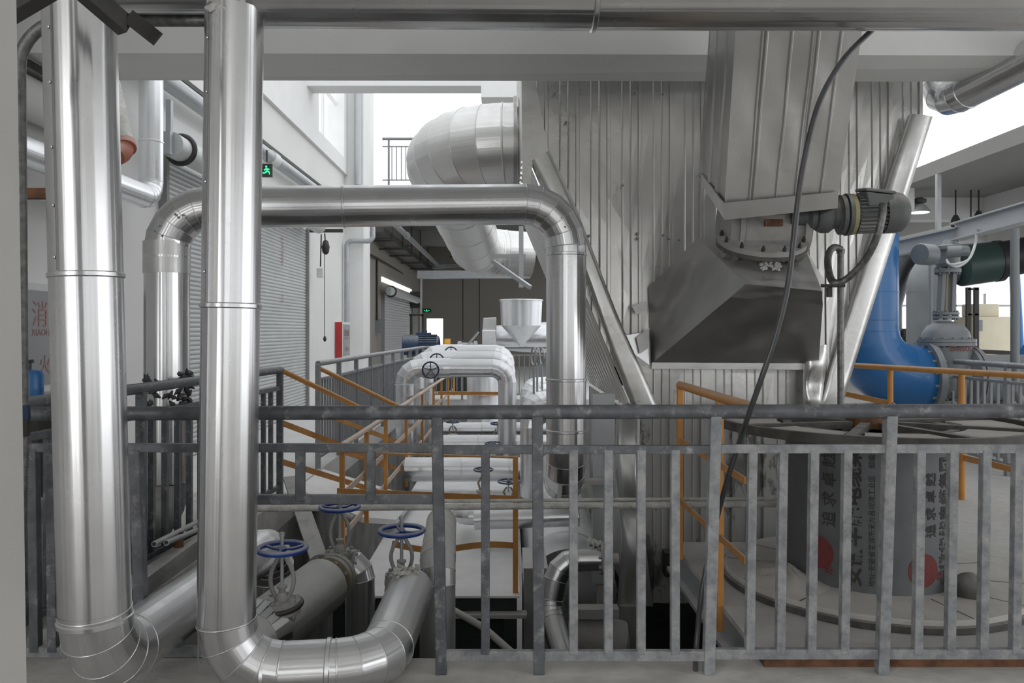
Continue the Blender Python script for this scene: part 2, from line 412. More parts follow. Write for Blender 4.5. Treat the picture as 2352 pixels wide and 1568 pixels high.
# left wall with an upper window opening
b = nb(); box(b, -3.95, -3.65, -5, 32, -.2, 4.93); struct('wall_left', b, 'wall')
b = nb(); box(b, -3.95, -3.58, -5, 14.9, 4.93, 9); box(b, -3.95, -3.58, 17.2, 21, 4.93, 9); box(b, -3.95, -3.58, 14.9, 17.2, 4.93, 5.25)
box(b, -3.95, -3.58, 14.9, 17.2, 7.6, 9); struct('wall_upper_left', b, 'wall_up')
b = nb(); box(b, -3.8, -3.74, 15.95, 16.03, 5.25, 7.6); box(b, -3.8, -3.74, 14.9, 17.2, 6.4, 6.46); struct('window_1', b, 'wall_up')
b = nb(); box(b, -3.65, -3.23, 17.6, 18.45, 0, 9); struct('wall_pilaster', b, 'wall_up')
b = nb(); hexa(b, [(-1.5, 1.2, -.1), (-1.155, 1.3, -.1), (-1.155, 1.9, -.1), (-1.5, 1.9, -.1), (-1.5, 1.2, 3.9), (-1.215, 1.3, 3.9), (-1.215, 1.9, 3.9), (-1.5, 1.9, 3.9)])
struct('wall_near_left', b, 'column')
# slab and beam over the viewpoint
b = nb(); box(b, -3.65, 9, -5, 5.9, 3.95, 4.2); struct('ceiling', b, 'beam')
b = nb(); hexa(b, [(-3.65, 5.35, 3.34), (9, 5.45, 3.34), (9, 6.0, 3.34), (-3.65, 5.75, 3.28), (-3.65, 5.35, 4.6), (9, 5.45, 4.6), (9, 6.0, 4.6), (-3.65, 5.75, 4.6)]); struct('trim_1', b, 'beam', 'painted concrete beam over the railing')
b = nb(); box(b, -3.58, -.42, 14, 14.45, 5.82, 6.6); box(b, -.42, .4, 12.6, 13, 5.2, 6.4); struct('trim_2', b, 'wall_up', 'pale concrete roof beam beyond the opening')
# bay under the rear gallery
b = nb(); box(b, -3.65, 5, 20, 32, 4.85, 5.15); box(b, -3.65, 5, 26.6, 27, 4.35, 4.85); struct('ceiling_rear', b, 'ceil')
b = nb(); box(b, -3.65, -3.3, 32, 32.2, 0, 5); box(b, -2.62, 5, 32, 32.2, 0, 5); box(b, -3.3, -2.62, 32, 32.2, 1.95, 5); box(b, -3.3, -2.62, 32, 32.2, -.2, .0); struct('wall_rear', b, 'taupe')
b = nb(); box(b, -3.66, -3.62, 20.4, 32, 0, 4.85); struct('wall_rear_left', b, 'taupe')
# unseen wall behind the viewpoint, window openings added for streaks in the metal
b = nb(); box(b, -3.65, 9, -5.2, -5, 0, 1.0); box(b, -3.65, 9, -5.2, -5, 3.4, 4.2)
for x in (-3.65, -1.7, .5, 1.4, 3.6, 5.4, 7.8): box(b, x, x + .55, -5.2, -5, 1.0, 3.4)
struct('wall_back', b, 'wall')
b = nb()
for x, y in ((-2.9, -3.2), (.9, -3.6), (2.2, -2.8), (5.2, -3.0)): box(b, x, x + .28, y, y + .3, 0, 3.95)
struct('reflection_columns', b, 'taupe')  # unseen dark columns, added to put dark bands in the pipe reflections
# right hand bay: slab, beams, far windows
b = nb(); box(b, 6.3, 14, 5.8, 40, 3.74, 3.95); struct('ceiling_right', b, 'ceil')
b = nb()
for y in (13.5, 18, 23, 28, 33): box(b, 6.3, 14, y, y + .35, 3.36, 3.74)
box(b, 8.2, 8.55, 6, 40, 3.40, 3.74); box(b, 11, 11.35, 6, 40, 3.40, 3.74); box(b, 6.3, 6.55, 12.6, 40, 3.36, 3.74)
struct('trim_3', b, 'beam', 'painted concrete beams under the side slab')
b = nb(); box(b, 3.0, 24, 37, 37.3, 0, .9); box(b, 3.0, 24, 37, 37.3, 3.2, 3.9); box(b, 3, 24, 37, 37.3, 5.3, 6.4)
for x in (3.0, 9, 14.4, 19.6): box(b, x, x + .9, 37, 37.3, .9, 6)
struct('wall_far_right', b, 'wall')
b = nb()
for x in (11, 12.4, 16.4, 17.9, 21.2, 22.6): box(b, x, x + .07, 37.1, 37.2, .9, 5.3)
box(b, 9, 24, 37.1, 37.2, 2.6, 2.68); box(b, 9, 24, 37.1, 37.2, 4.4, 4.48)
struct('window_2', b, 'brown_gap')
# ================================================================ FRONT RAILING
def fx(px, Y=3.3): return ax(px, Y)
root = thing('front_railing', 'long grey tubular railing with square balusters running across the edge of the pit', 'railing', (fx(60), 3.3, 0))
q = nb(); tube(q, [(fx(66), 3.3, az(950, 3.3)), (fx(1200), 3.3, az(946, 3.3)), (fx(2480), 3.3, az(943, 3.3))], .030, 28); obj('top_rail', q, 'rail', root)
for a_, b_, y, s in ((64, 1000, 1028, .036), (1010, 1640, 1032, .036), (1640, 2480, 1030, .036)):
    q = nb(); bar(q, (fx(a_), 3.3, az(y, 3.3)), (fx(b_), 3.3, az(y, 3.3)), .03, s); obj('upper_rail', q, 'rail' if a_ < 1600 else 'rail_dusty', root, .003)
q = nb(); bar(q, (fx(585), 3.3, az(1146, 3.3)), (fx(1000), 3.3, az(1146, 3.3)), .03, .038); obj('short_lower_rail', q, 'rail', root, .003)
for a_, b_, y in ((62, 470, 1495), (1016, 1640, 1504), (1640, 2480, 1500)):
    q = nb(); bar(q, (fx(a_), 3.3, az(y, 3.3)), (fx(b_), 3.3, az(y, 3.3)), .03, .042); obj('bottom_rail', q, 'rail_dusty', root, .003)
for i, (t_, b_) in enumerate(((1004, 1014), (1234, 1238), (1643, 1627), (2045, 2025), (2470, 2440))):
    q = nb(); bar(q, (fx(b_), 3.3, 0.0), (fx(t_), 3.3, 1.085), .046, .046); obj('post', q, 'rail' if i < 2 else 'rail_dusty', root, .004)
for x in (1115, 1317, 1397, 1472, 1550, 1727, 1797, 1868, 1944, 2112, 2187, 2262, 2336):
    q = nb(); bar(q, (fx(x - (6 if x > 1700 else 0)), 3.3, az(1500, 3.3)), (fx(x + (1 if x > 1700 else 0)), 3.3, az(1032, 3.3)), .036, .036); obj('baluster', q, 'rail_dusty' if x > 1300 else 'rail', root, .003)
for x in (690, 852):
    q = nb(); bar(q, (fx(x), 3.3, az(1150, 3.3)), (fx(x), 3.3, az(1032, 3.3)), .036, .036); obj('short_baluster', q, 'rail', root, .003)
for x in (77, 118):
    q = nb(); bar(q, (fx(x + 6), 3.3, az(1495, 3.3)), (fx(x), 3.3, az(1032, 3.3)), .038, .038); obj('baluster', q, 'rail', root, .003)
q = nb(); bar(q, (fx(325), 3.3, az(1420, 3.3)), (fx(312), 3.3, az(1032, 3.3)), .045, .045); obj('post', q, 'rail', root, .003)
# side railing on the left, running away from the front one
railing('side_railing', 'grey railing beside the roller shutter wall, wrapped once with torn black tape', 'railing', (-2.28, 3.42, 0), (-1.99, 6.86, 0),
        top=1.10, tr=.032, rails=((.94, .036), (.08, .036)), posts=(0.03, .36, .68, 1.), bal=[.075 + .0455 * i for i in range(20) if i not in (6, 13)], bw=.034, pw=.05, m='rail')
# far railing around the pit
far = railing('pit_railing', 'long pale-topped grey railing of closely set bars at the far edge of the pit', 'railing', (-1.98, 8.2, 0), (-1.76, 16.4, 0),
        top=1.10, tr=.030, rails=((.93, .03), (.12, .03)), posts=[i / 9 for i in range(10)], bal=[(i + .5) / 72 for i in range(72)], bw=.022, pw=.05, m='rail_far')
railing('cross_railing', 'grey railing crossing in front of the blue motor and fan housing', 'railing', (-1.76, 16.4, 0), (1.5, 16.4, 0),
        top=1.10, tr=.028, rails=((.93, .03), (.12, .03)), posts=[0, .25, .5, .75, 1], bal=[(i + .5) / 30 for i in range(30)], bw=.022, pw=.045, m='rail_far')

# ================================================================ LARGE INSULATED PIPES
def lap(root, a, b_, r, dirv, m='seam', screws=(), w=.004):
    """lengthwise lap of the cladding with its screws; dirv = outward direction on the pipe"""
    a = Vector(a); b_ = Vector(b_); d = (b_ - a).normalized(); o = Vector(dirv); o = (o - d * o.dot(d)).normalized()
    q = nb(); bar(q, a + o * r, b_ + o * r, .005, w, up=o); obj('lap_seam', q, m, root)
    for s in screws:
        p = a.lerp(b_, s) + o * r + d.cross(o) * .012
        q = nb(); lathe(q, [(.007, 0), (.006, .004), (.003, .006)], p, frm=o, seg=10); obj('screw', q, 'alu', root)
A0, A1 = at(180, -90, 2.8), Vector((-1.467, 2.8, .235))
pa = pipe('insulated_pipe', 'thickest upright aluminium-clad pipe, beside the grubby wall edge', 'pipe', [A0, A1, (-1.36, 4.55, .21), (-1.36, 4.55, -2.5)], .12, 'alu', R=.21, gores=4, joints=((0, .445), (0, .93)), seg=56)
lap(pa, A0, A0.lerp(A1, .44), .121, (-.3, -.95, 0), screws=(.25, .42, .62, .8, .96), w=.006)
B0, B1 = at(539, 26, 3.0), Vector((-1.077, 3.0, .13))
pb = pipe('insulated_pipe', 'upright aluminium-clad pipe beneath the overhead pipe, elbowing along the floor to a valve', 'pipe', [B0, B1, (-.50, 3.08, .125), (-.475, 3.86, .17)], .108, 'alu', R=.2, gores=4, joints=((0, .445), (1, .25), (1, .66)), seg=52)
lap(pb, B0, B0.lerp(B1, .44), .109, (-.55, -.85, 0), screws=(.12, .3, .6, .9), w=.006)
lap(pb, B0.lerp(B1, .45), B0.lerp(B1, .985), .109, (-.72, -.7, 0))
# overhead run
ov = thing('overhead_pipe', 'wide aluminium-clad pipe running overhead across the beam', 'pipe', at(585, 0, 3.05))
q = nb(); p0, p1, p2 = at(588, -52, 3.05), at(1365, -47, 3.05), at(2700, -45, 3.05)
tube(q, [p0, p1], .188, 48, cap=False); obj('straight_section', q, 'alu', ov)
q = nb(); tube(q, [p1, p2], .186, 48, cap=True); obj('straight_section', q, 'alu', ov)
q = nb(); seam(q, p1, (1, 0, 0), .188, .012, .008, 48); obj('joint_band', q, 'alu', ov)
q = nb(); tube(q, [p0 + Vector((.02, 0, 0)), p0 + Vector((.12, 0, 0))], .17, 40); obj('end_shade_plug', q, 'dark', ov)  # dark piece set in the open pipe end, standing for the shade inside
q = nb(); tube(q, [at(262, -70, 3.05), at(520, -70, 3.05)], .165, 40); tag(obj('overhead_pipe', q, 'alu'), 'short stub of aluminium-clad pipe between the two upright pipes, high up', 'pipe')
random.seed(3)
q = nb()
for k in range(60):
    t = random.random(); c = at(482 + 62 * t, 4 + random.random() * 22, 2.9 + .12 * random.random()); n_ = Vector((random.uniform(-1, 1), random.uniform(-1, .3), random.uniform(-1, 1)))
    lathe(q, [(.004, -.02), (.016, 0), (.004, .02)], c, frm=n_, seg=6)
tag(obj('insulation_wool', q, 'rag'), 'ragged pale wool poking out where the upright pipe meets the overhead pipe', 'insulation', kind='stuff')
# galvanised gooseneck conduit
gp = [at(500, 47, 3.15), at(44, 47, 3.15), at(50, 935, 3.15)]
g = pipe('conduit_pipe', 'worn dark steel conduit bending down along the grubby wall edge', 'conduit', gp, .024, 'conduit', R=.19, round_bend=True, bands=False, seg=20)
q = nb(); tube(q, [at(52, 930, 3.15), at(53, 962, 3.15)], .0265, 18); obj('blue_tape', q, 'navy', g)
q = nb(); tube(q, [at(53, 962, 3.15), at(54, 1000, 3.15)], .024, 18); obj('coupling', q, 'dark', g)
q = nb()
ps = [at(55, 1000, 3.15).lerp(at(48, 1210, 3.15), i / 60) for i in range(61)]
tube(q, ps, .02, 14, r_list=[.021 if i % 2 else .0165 for i in range(61)]); obj('flexible_hose', q, 'conduit', g)
# black angle steel near the ceiling
q = nb(); bar(q, at(150, -60, 2.45), at(290, 62, 2.62), .05, .06); b2 = nb(); bar(b2, at(296, 38, 2.6), at(362, 90, 2.6), .012, .05)
r_ = thing('angle_bracket', 'black steel bracket jutting out above the thickest upright pipe', 'bracket', at(290, 40, 2.5)); obj('channel', q, 'dark', r_); obj('end_plate', b2, 'dark', r_)
q = nb(); bar(q, at(-60, 62, 2.3), at(150, -62, 2.3), .06, .075); tag(obj('steel_beam', q, 'dark'), 'black steel beam at the top corner over the grubby wall edge', 'beam')
q = nb(); bar(q, (-3.65, 3.6, az(444, 3.6)), at(116, 445, 3.6), .05, .045); tag(obj('channel_support', q, 'rust'), 'short rusty steel channel behind the worn conduit', 'support')

# pipe crossing in front of the hopper
cp = [(-2.31, 5.32, .9), (-2.31, 5.32, az(478, 5.32)), (.43, 5.72, az(468, 5.72)), (.43, 5.72, .30), (.43, 6.9, .24)]
cp[0] = (-2.31, 5.32, .42)
c_ = pipe('arched_pipe', 'aluminium-clad pipe arching over the pit with segmented elbows at both ends', 'pipe', cp, .145, 'alu', R=.30, gores=5, joints=((1, .425), (0, .82), (2, .18), (2, .62), (2, .80)), seg=52)
q = nb(); tube(q, [(-2.31, 5.32, az(628, 5.32)), (-2.31, 5.32, az(556, 5.32))], .151, 48); obj('repair_sleeve', q, 'alu_dusty', c_)
random.seed(5)
q = nb()
for k in range(46):
    an = random.uniform(-2.6, .3); c = Vector((-2.31 + .152 * math.cos(an), 5.32 + .152 * math.sin(an), random.uniform(.95, 1.16))); lathe(q, [(.002, -.035), (.018, 0), (.002, .035)], c, frm=(random.uniform(-1, 1), random.uniform(-.4, .4), random.uniform(-1, 1)), seg=5)
obj('torn_tape', q, 'rubber', c_)
for j, (px, py) in enumerate(((355, 530), (366, 518), (372, 541), (402, 492), (409, 499), (420, 494), (427, 500), (1236, 468), (1243, 470), (1252, 472), (1270, 479), (1279, 485), (1289, 500), (1298, 521))):
    Yc = 5.32 if px < 700 else 5.72
    q = nb(); lathe(q, [(.008, 0), (.005, .006)], at(px, py, Yc - .15), frm=(0, -1, 0), seg=8); obj('screw', q, 'seam', c_)
pipe('floor_pipe', 'dusty dark-clad pipe lying on the floor behind the side railing', 'pipe', [(-2.33, 5.32, .40), (-2.33, 5.3, .2), (-2.56, 3.3, .24)], .155, 'cast', R=.2, joints=((1, .3), (1, .7)), seg=40)

# two loose tubes
for i, (x0, y0, x1, y1) in enumerate(((354, 1249, 470, 1190), (382, 1246, 480, 1205))):
    q = nb(); a_, b_ = at(x0, y0, 4.48 + .08 * i), at(x1, y1, 5.35 + .1 * i); tube(q, [a_, b_], .0165, 18, cap=False); d = (b_ - a_).normalized()
    lathe(q, [(.0165, 0), (.0165, .002), (.0125, .002), (.0125, .08), (.001, .081)], a_, frm=d, seg=18)
    tb_ = obj('steel_tube', q, 'steel'); q = nb(); lathe(q, [(.012, -.0015), (.012, .001)], a_, frm=d, seg=18); obj('bore_shade', q, 'dark', tb_)  # dark disc over the open tube end, painted as the shade within
    tag(tb_, ('loose grey tube resting above its twin behind the side railing', 'loose grey tube lying lower of the pair behind the side railing')[i], 'tube')
# concrete kerb with powder under the side railing
q = nb(); hexa(q, [(-2.12, 3.46, .0), (-1.955, 3.46, .0), (-1.955, 5.6, .0), (-2.0, 5.6, .0), (-2.12, 3.46, .08), (-1.97, 3.46, .07), (-1.97, 5.6, .12), (-2.0, 5.6, .12)])
k_ = obj('concrete_kerb', q, 'pitwall'); tag(k_, 'rough concrete kerb along the pit beneath the side railing', 'kerb')
q = nb(); tube(q, [(-2.03, 4.85, 0), (-2.035, 4.85, .2)], .03, 8); tag(obj('rusty_stub', q, 'rust'), 'rusty steel stub standing on the kerb below the two loose tubes', 'post')
# equipment glimpsed behind the grubby wall edge
v = thing('pump_flange', 'dark flanged pump end resting on the floor pipe beside the grubby wall edge', 'pump', at(80, 1200, 3.9))
q = nb(); flange(q, at(75, 1175, 3.9), (0, 0, 1), .07, .03); flange(q, at(75, 1190, 3.9), (0, 0, 1), .07, .02); obj('flange', q, 'cast', v)
q = nb(); lathe(q, [(.04, -.22), (.05, -.05), (.04, .02), (.045, .06), (.02, .09)], at(75, 1175, 3.9), seg=24); obj('body', q, 'alu_dusty', v)
cn = thing('blue_canister', 'blue canister with a black valve beside the fire hydrant cabinet', 'canister', at(78, 912, 4.6))
q = nb(); lathe(q, [(.055, 0), (.065, .01), (.065, .13), (.055, .155), (.03, .162)], at(72, 912, 4.6), seg=28); obj('body', q, 'blue_pipe', cn)
q = nb(); lathe(q, [(.015, 0), (.015, .035), (.008, .04)], at(66, 848, 4.6), seg=14); bar(q, at(60, 832, 4.6), at(76, 829, 4.6), .02, .02); obj('valve', q, 'rubber', cn)
q = nb(); box(q, ax(72, 4.6) - .09, ax(72, 4.6) + .09, 4.52, 4.7, 0, az(912, 4.6)); tag(obj('canister_stand', q, 'dark'), 'dark pedestal carrying the blue canister', 'stand')

# ================================================================ VALVES
def globe_valve(label, x, y, zf, zw, R, wm='blue', flanges=(), body_r=.065, bm_='cast', a0=.5, tilt=(0, 0, 1)):
    t = thing('globe_valve', label, 'valve', (x, y, zf - .1))
    q = nb(); flange(q, (x, y, zf), (0, 0, 1), .083, .024, 6, .011); flange(q, (x, y, zf - .03), (0, 0, 1), .086, .024, 6, .009); obj('bonnet_flange', q, bm_, t)
    q = nb(); lathe(q, [(.03, -.17), (body_r * .9, -.14), (body_r, -.09), (body_r * .95, -.03)], (x, y, zf), seg=28); obj('body', q, bm_, t)
    H = zw - zf - .03
    for s in (-1, 1):
        q = nb(); pts = []
        for k in range(11):
            u = k / 10; pts.append((x + s * (.018 + .036 * math.sin(PI * min(1, u * 1.06)) ** .8), y, zf + .012 + u * (H - .02)))
        tube(q, pts, .010, 10); obj('yoke_arm', q, bm_, t)
    q = nb(); lathe(q, [(.032, .01), (.028, .035), (.016, .05), (.016, .065), (.024, .07), (.024, .08), (.011, .085)], (x, y, zf), seg=18)
    obj('gland', q, bm_, t)
    q = nb(); lathe(q, [(.02, -.012), (.024, 0), (.02, .014)], (x, y, zf + H), seg=18); obj('yoke_cap', q, bm_, t)
    q = nb(); lathe(q, [(.0085, 0), (.0085, H + .055), (.013, H + .055), (.013, H + .07), (.006, H + .075)], (x, y, zf + .05 - .02), seg=12); obj('stem', q, 'steel', t)
    handwheel(t, (x, y, zw), (tilt[0], tilt[1], tilt[2]), R - .010, .0125, wm, a0=a0)
    for (c, d, r) in flanges:
        q = nb(); flange(q, c, d, r, .022, 8, .010); obj('pipe_flange', q, bm_, t)
    return t
P1 = Vector((-1.16, 3.45, .05)); P1e = Vector((-.975, 4.13, .10)); d1 = (P1e - P1).normalized()
globe_valve('blue-wheeled valve sunk into the thick clad pipe next to the upright pipe', -1.04, 3.62, .185, .437, .118, flanges=())
ip = thing('valve_jacket', 'thick aluminium jacket around the pipe below the nearer blue-wheeled valve', 'pipe jacket', P1)
q = nb(); tube(q, [P1, P1 + d1 * .18, P1e], .142, 44, r_list=[.125, .142, .142]); obj('jacket', q, 'alu_dusty', ip)
q = nb(); lathe(q, [(.142, 0), (.142, .005), (.085, .02), (.07, .02)], P1e, frm=d1, seg=40); obj('end_cap', q, 'alu_dusty', ip)
q = nb()
for k in range(13):
    an = 2 * PI * k / 24 - 1.6; s = d1.cross(Vector((0, 0, 1))).normalized(); u = s.cross(d1); o = u * math.cos(an) + s * math.sin(an)
    p = P1 + d1 * .06 + o * .132; bar(q, p, p + d1 * .09 + o * .02, .032, .003, up=o)
obj('notched_collar', q, 'alu', ip)
q = nb(); torus(q, (-1.04, 3.62, .172), .088, .012, (-.1, -.1, 1)); obj('cutout_rim', q, 'dark', ip)
yf = thing('flanged_joint', 'yellowish bolted flange pair between the clad pipe and the rear blue-wheeled valve', 'flange', P1e)
q = nb(); lathe(q, [(.07, 0), (.07, .10)], P1e, frm=d1, seg=28); obj('pipe_neck', q, 'brass', yf)
for i, t_ in enumerate((.11, .15)):
    q = nb(); flange(q, P1e + d1 * t_, d1, .115, .03, 8, .011); obj('flange', q, ('brass', 'cast')[i], yf)
globe_valve('rear blue-wheeled valve, topmost of the three beyond the railing', -.955, 4.47, .175, .438, .118,
            flanges=((( -.955 - .07 * 1, 4.37, .10), d1, .10), ((-.875, 4.50, .10), (1, 0, 0), .085)), a0=2.2)
pipe('drop_pipe', 'upright clad pipe dropping into the pit from the rear blue-wheeled valve', 'pipe', [(-.93, 4.5, .10), (-.845, 4.5, .10), (-.845, 4.5, -2.4)], .085, 'alu', R=.085, gores=3, seg=36)
globe_valve('blue-wheeled valve at the end of the curving floor pipe', -.535, 3.97, .20, .43, .12,
            flanges=(((-.50, 3.865, .155), (.1, 1, .1), .105), ((-.455, 3.97, .12), (1, 0, 0), .095)), a0=1.2)
q = nb(); torus(q, (-.425, 3.99, .12), .10, .012, (1, .1, 0)); tag(obj('rubber_gasket', q, 'rubber'), 'thick black gasket ring beside the valve at the end of the curving floor pipe', 'gasket')
pipe('drop_pipe', 'upright dusty pipe dropping into the pit behind the railing post and valve', 'pipe', [(-.42, 5.0, .22), (-.37, 4.16, .22), (-.37, 4.16, -2.4)], .095, 'alu_dusty', R=.12, gores=3, seg=32)
random.seed(11)
q = nb()
for k in range(50):
    c = Vector((-.5 + random.uniform(-.05, .06), 3.80 + random.uniform(-.05, .05), .27 + random.uniform(-.02, .02))); lathe(q, [(.003, -.022), (.013, 0), (.003, .022)], c, frm=(random.uniform(-1, 1), random.uniform(-1, 1), random.uniform(-.3, .3)), seg=6)
tag(obj('insulation_wool', q, 'rag'), 'clump of pale insulation wool stuck on the flange of the curving floor pipe', 'insulation', kind='stuff')
# long thin pipe pair across the pit
q = nb(); tube(q, [(-1.78, 5.0, az(1168, 5.0)), (.75, 5.0, az(1160, 5.0)), (2.2, 5.1, az(1156, 5.1))], .021, 16)
tag(obj('thin_pipe', q, 'rag'), 'thin powder-coated pipe stretching across the pit, lower of the pair', 'pipe')
q = nb(); tube(q, [(-1.78, 5.06, az(1155, 5.06)), (.75, 5.06, az(1147, 5.06)), (2.2, 5.16, az(1144, 5.16))], .012, 12)
tag(obj('thin_pipe', q, 'rag'), 'thinner upper pipe of the pair stretching across the pit', 'pipe')
# ================================================================ RIBBED HOPPER BODY
def rib(x, zz):
    """outward relief of the ribbed sheet: strong ribs every 0.245 m, small twin ribs between"""
    u = (x + 10) % .245
    d = 0.
    if u < .034: d = .018 * min(1, min(u, .034 - u) / .006)
    for c, wd in ((.125, .008), (.19, .008)):
        if abs(u - c) < wd: d = max(d, .007 * (1 - abs(u - c) / wd))
    return d
def body_lim(x):
    if x < .17: return 2.79
    if x < .975: return 2.79 - (x - .17) / .805 * 1.93
    if x < 2.5: return .84
    return .84 + (x - 2.5) / .78 * 2.29
def ribbed(bm, x0, x1, zb, zt, Y, nz=10, wob=.005):
    xs = set(); k = math.floor((x0 + 10) / .245)
    while k * .245 - 10 < x1 + .3:
        for o in (0, .006, .028, .034, .092, .10, .108, .117, .125, .133, .182, .19, .198): xs.add(round(k * .245 - 10 + o, 4))
        k += 1
    xs = sorted([x for x in xs if x0 < x < x1] + [x0, x1]); rows = []
    for x in xs:
        a = zb(x) if callable(zb) else zb
        col = []
        for j in range(nz + 1):
            z = a + (zt - a) * j / nz
            wv = wob * (math.sin(x * 5.1 + z * 3.3) + .6 * math.sin(x * 13.7 - z * 5.9 + 1.3) + .5 * math.sin(z * 9.1 + x * 2.2))
            col.append(bm.verts.new((x, Y - rib(x, z) + wv, z)))
        rows.append(col)
    for i in range(len(rows) - 1):
        for j in range(nz):
            f = bm.faces.new((rows[i][j], rows[i + 1][j], rows[i + 1][j + 1], rows[i][j + 1])); f.smooth = False
    return bm
hop = thing('dust_hopper', 'huge ribbed aluminium-clad hopper tapering downward beneath the beam', 'hopper', (1.7, 6.15, -.7))
q = nb(); ribbed(q, .13, 3.27, body_lim, 4.6, 6.16, 14); obj('front_cladding', q, 'alu_body', hop, fix=False)
q = nb(); ribbed(q, .93, 2.78, -.70, .87, 6.17, 6); obj('base_cladding', q, 'alu_base', hop, fix=False)
# side (sloping) faces with ribs running down the slope
def slope_face(bm, top, bot, y0, y1, n, out):
    top = Vector(top); bot = Vector(bot); prev = None
    for i in range(n * 4 + 1):
        y = y0 + (y1 - y0) * i / (n * 4); o = Vector(out) * (.02 if i % 4 in (1, 2) else 0)
        cur = (bm.verts.new((top.x + o.x, y, top.z + o.z)), bm.verts.new((bot.x + o.x, y, bot.z + o.z)))
        if prev: bm.faces.new((prev[0], cur[0], cur[1], prev[1]))
        prev = cur
q = nb(); slope_face(q, (.165, 0, 2.79), (.975, 0, .84), 6.18, 9.2, 14, (-.92, 0, -.38)); obj('sloping_side', q, 'alu_body', hop, fix=False)
q = nb(); slope_face(q, (.13, 0, 4.6), (.13, 0, 2.79), 6.18, 9.2, 14, (-1, 0, 0)); obj('upper_side', q, 'alu_body', hop, fix=False)
q = nb(); slope_face(q, (3.27, 0, 3.11), (2.5, 0, .84), 6.18, 9.2, 14, (.95, 0, -.3)); obj('sloping_side', q, 'alu_body', hop, fix=False)
q = nb(); slope_face(q, (3.27, 0, 4.6), (3.27, 0, 3.11), 6.18, 9.2, 14, (1, 0, 0)); obj('upper_side', q, 'alu_body', hop, fix=False)
q = nb(); box(q, .96, 2.74, 6.2, 9.2, -.68, .8); obj('base_core', q, 'alu_base', hop)
def strip(px, Y, name='corner_trim', m='alu_sheet', t=.012, parent=hop, wav=0.):
    q = nb(); poly(q, [at(x, y, Y + wav * math.sin(i * 2.3)) for i, (x, y) in enumerate(px)], (0, t, 0)); return obj(name, q, m, parent)
strip([(1198, 175), (1228, 175), (1262, 360), (1224, 372), (1205, 530), (1200, 400)], 6.10, 'corner_trim')
def corner(ea, eb, Y, name='corner_trim', m='alu_sheet', n=14, amp=.010, seed=1, lip=.05):
    """bent cover strip between two edge lines given in reference coordinates, slightly buckled"""
    rnd = random.Random(seed); q = nb(); prev = None
    def lerp_line(L, t):
        k = t * (len(L) - 1); i = min(int(k), len(L) - 2); f = k - i; return (L[i][0] + (L[i + 1][0] - L[i][0]) * f, L[i][1] + (L[i + 1][1] - L[i][1]) * f)
    for j in range(n + 1):
        t = j / n; a_ = lerp_line(ea, t); b_ = lerp_line(eb, t); row = []
        for s in range(5):
            f = s / 4; x = a_[0] + (b_[0] - a_[0]) * f; y = a_[1] + (b_[1] - a_[1]) * f
            dy = amp * (math.sin(j * 1.1 + seed) * math.sin(f * PI) + .5 * rnd.uniform(-1, 1) * math.sin(f * PI))
            p = at(x, y, Y) ; p.y += dy - .004 * math.sin(f * PI); row.append(q.verts.new(p))
        row.insert(0, q.verts.new(row[0].co + Vector((0, lip, 0)))); row.append(q.verts.new(row[-1].co + Vector((0, lip, 0))))
        if prev:
            for s in range(6):
                f_ = q.faces.new((prev[s], prev[s + 1], row[s + 1], row[s])); f_.smooth = True
        prev = row
    return obj(name, q, m, hop, fix=False)
corner([(1222, 368), (1340, 622), (1452, 932)], [(1262, 345), (1318, 462), (1425, 740), (1512, 932)], 6.05, seed=2, amp=.006)
corner([(2093, 261), (2037, 436), (1909, 846), (1880, 940)], [(2142, 268), (2078, 470), (1965, 830), (1932, 940)], 6.07, seed=4, amp=.012)
corner([(1418, 960), (1416, 1100), (1430, 1240), (1420, 1392)], [(1470, 960), (1468, 1100), (1482, 1240), (1500, 1392)], 6.02, 'base_edge_strip', 'alu_dusty', seed=6, amp=.03)
corner([(1852, 800), (1850, 900), (1852, 990)], [(1905, 790), (1890, 900), (1884, 990)], 6.0, 'base_edge_strip', 'alu_sheet', seed=8, amp=.02)
for i, (x, y) in enumerate(((1274, 214), (1459, 211), (1522, 216), (1352, 541), (1464, 536), (1464, 547), (1523, 540), (1536, 548), (1560, 550), (1300, 280), (1430, 425), (1735, 290), (1815, 378))):
    q = nb(); lathe(q, [(.012, 0), (.006, .008)], at(x, y, 6.12), frm=(0, -1, 0), seg=8); obj('screw', q, 'seam', hop)
# torn patches beside the outlet box
strip([(1450, 702), (1488, 690), (1484, 712), (1462, 722)], 6.04, 'torn_flap', 'alu_dull')
strip([(1462, 775), (1492, 752), (1488, 800), (1470, 812)], 6.04, 'torn_flap', 'alu_dull')
strip([(1405, 775), (1484, 762), (1492, 838), (1440, 838)], 6.09, 'patch_sheet', 'alu', wav=.01)

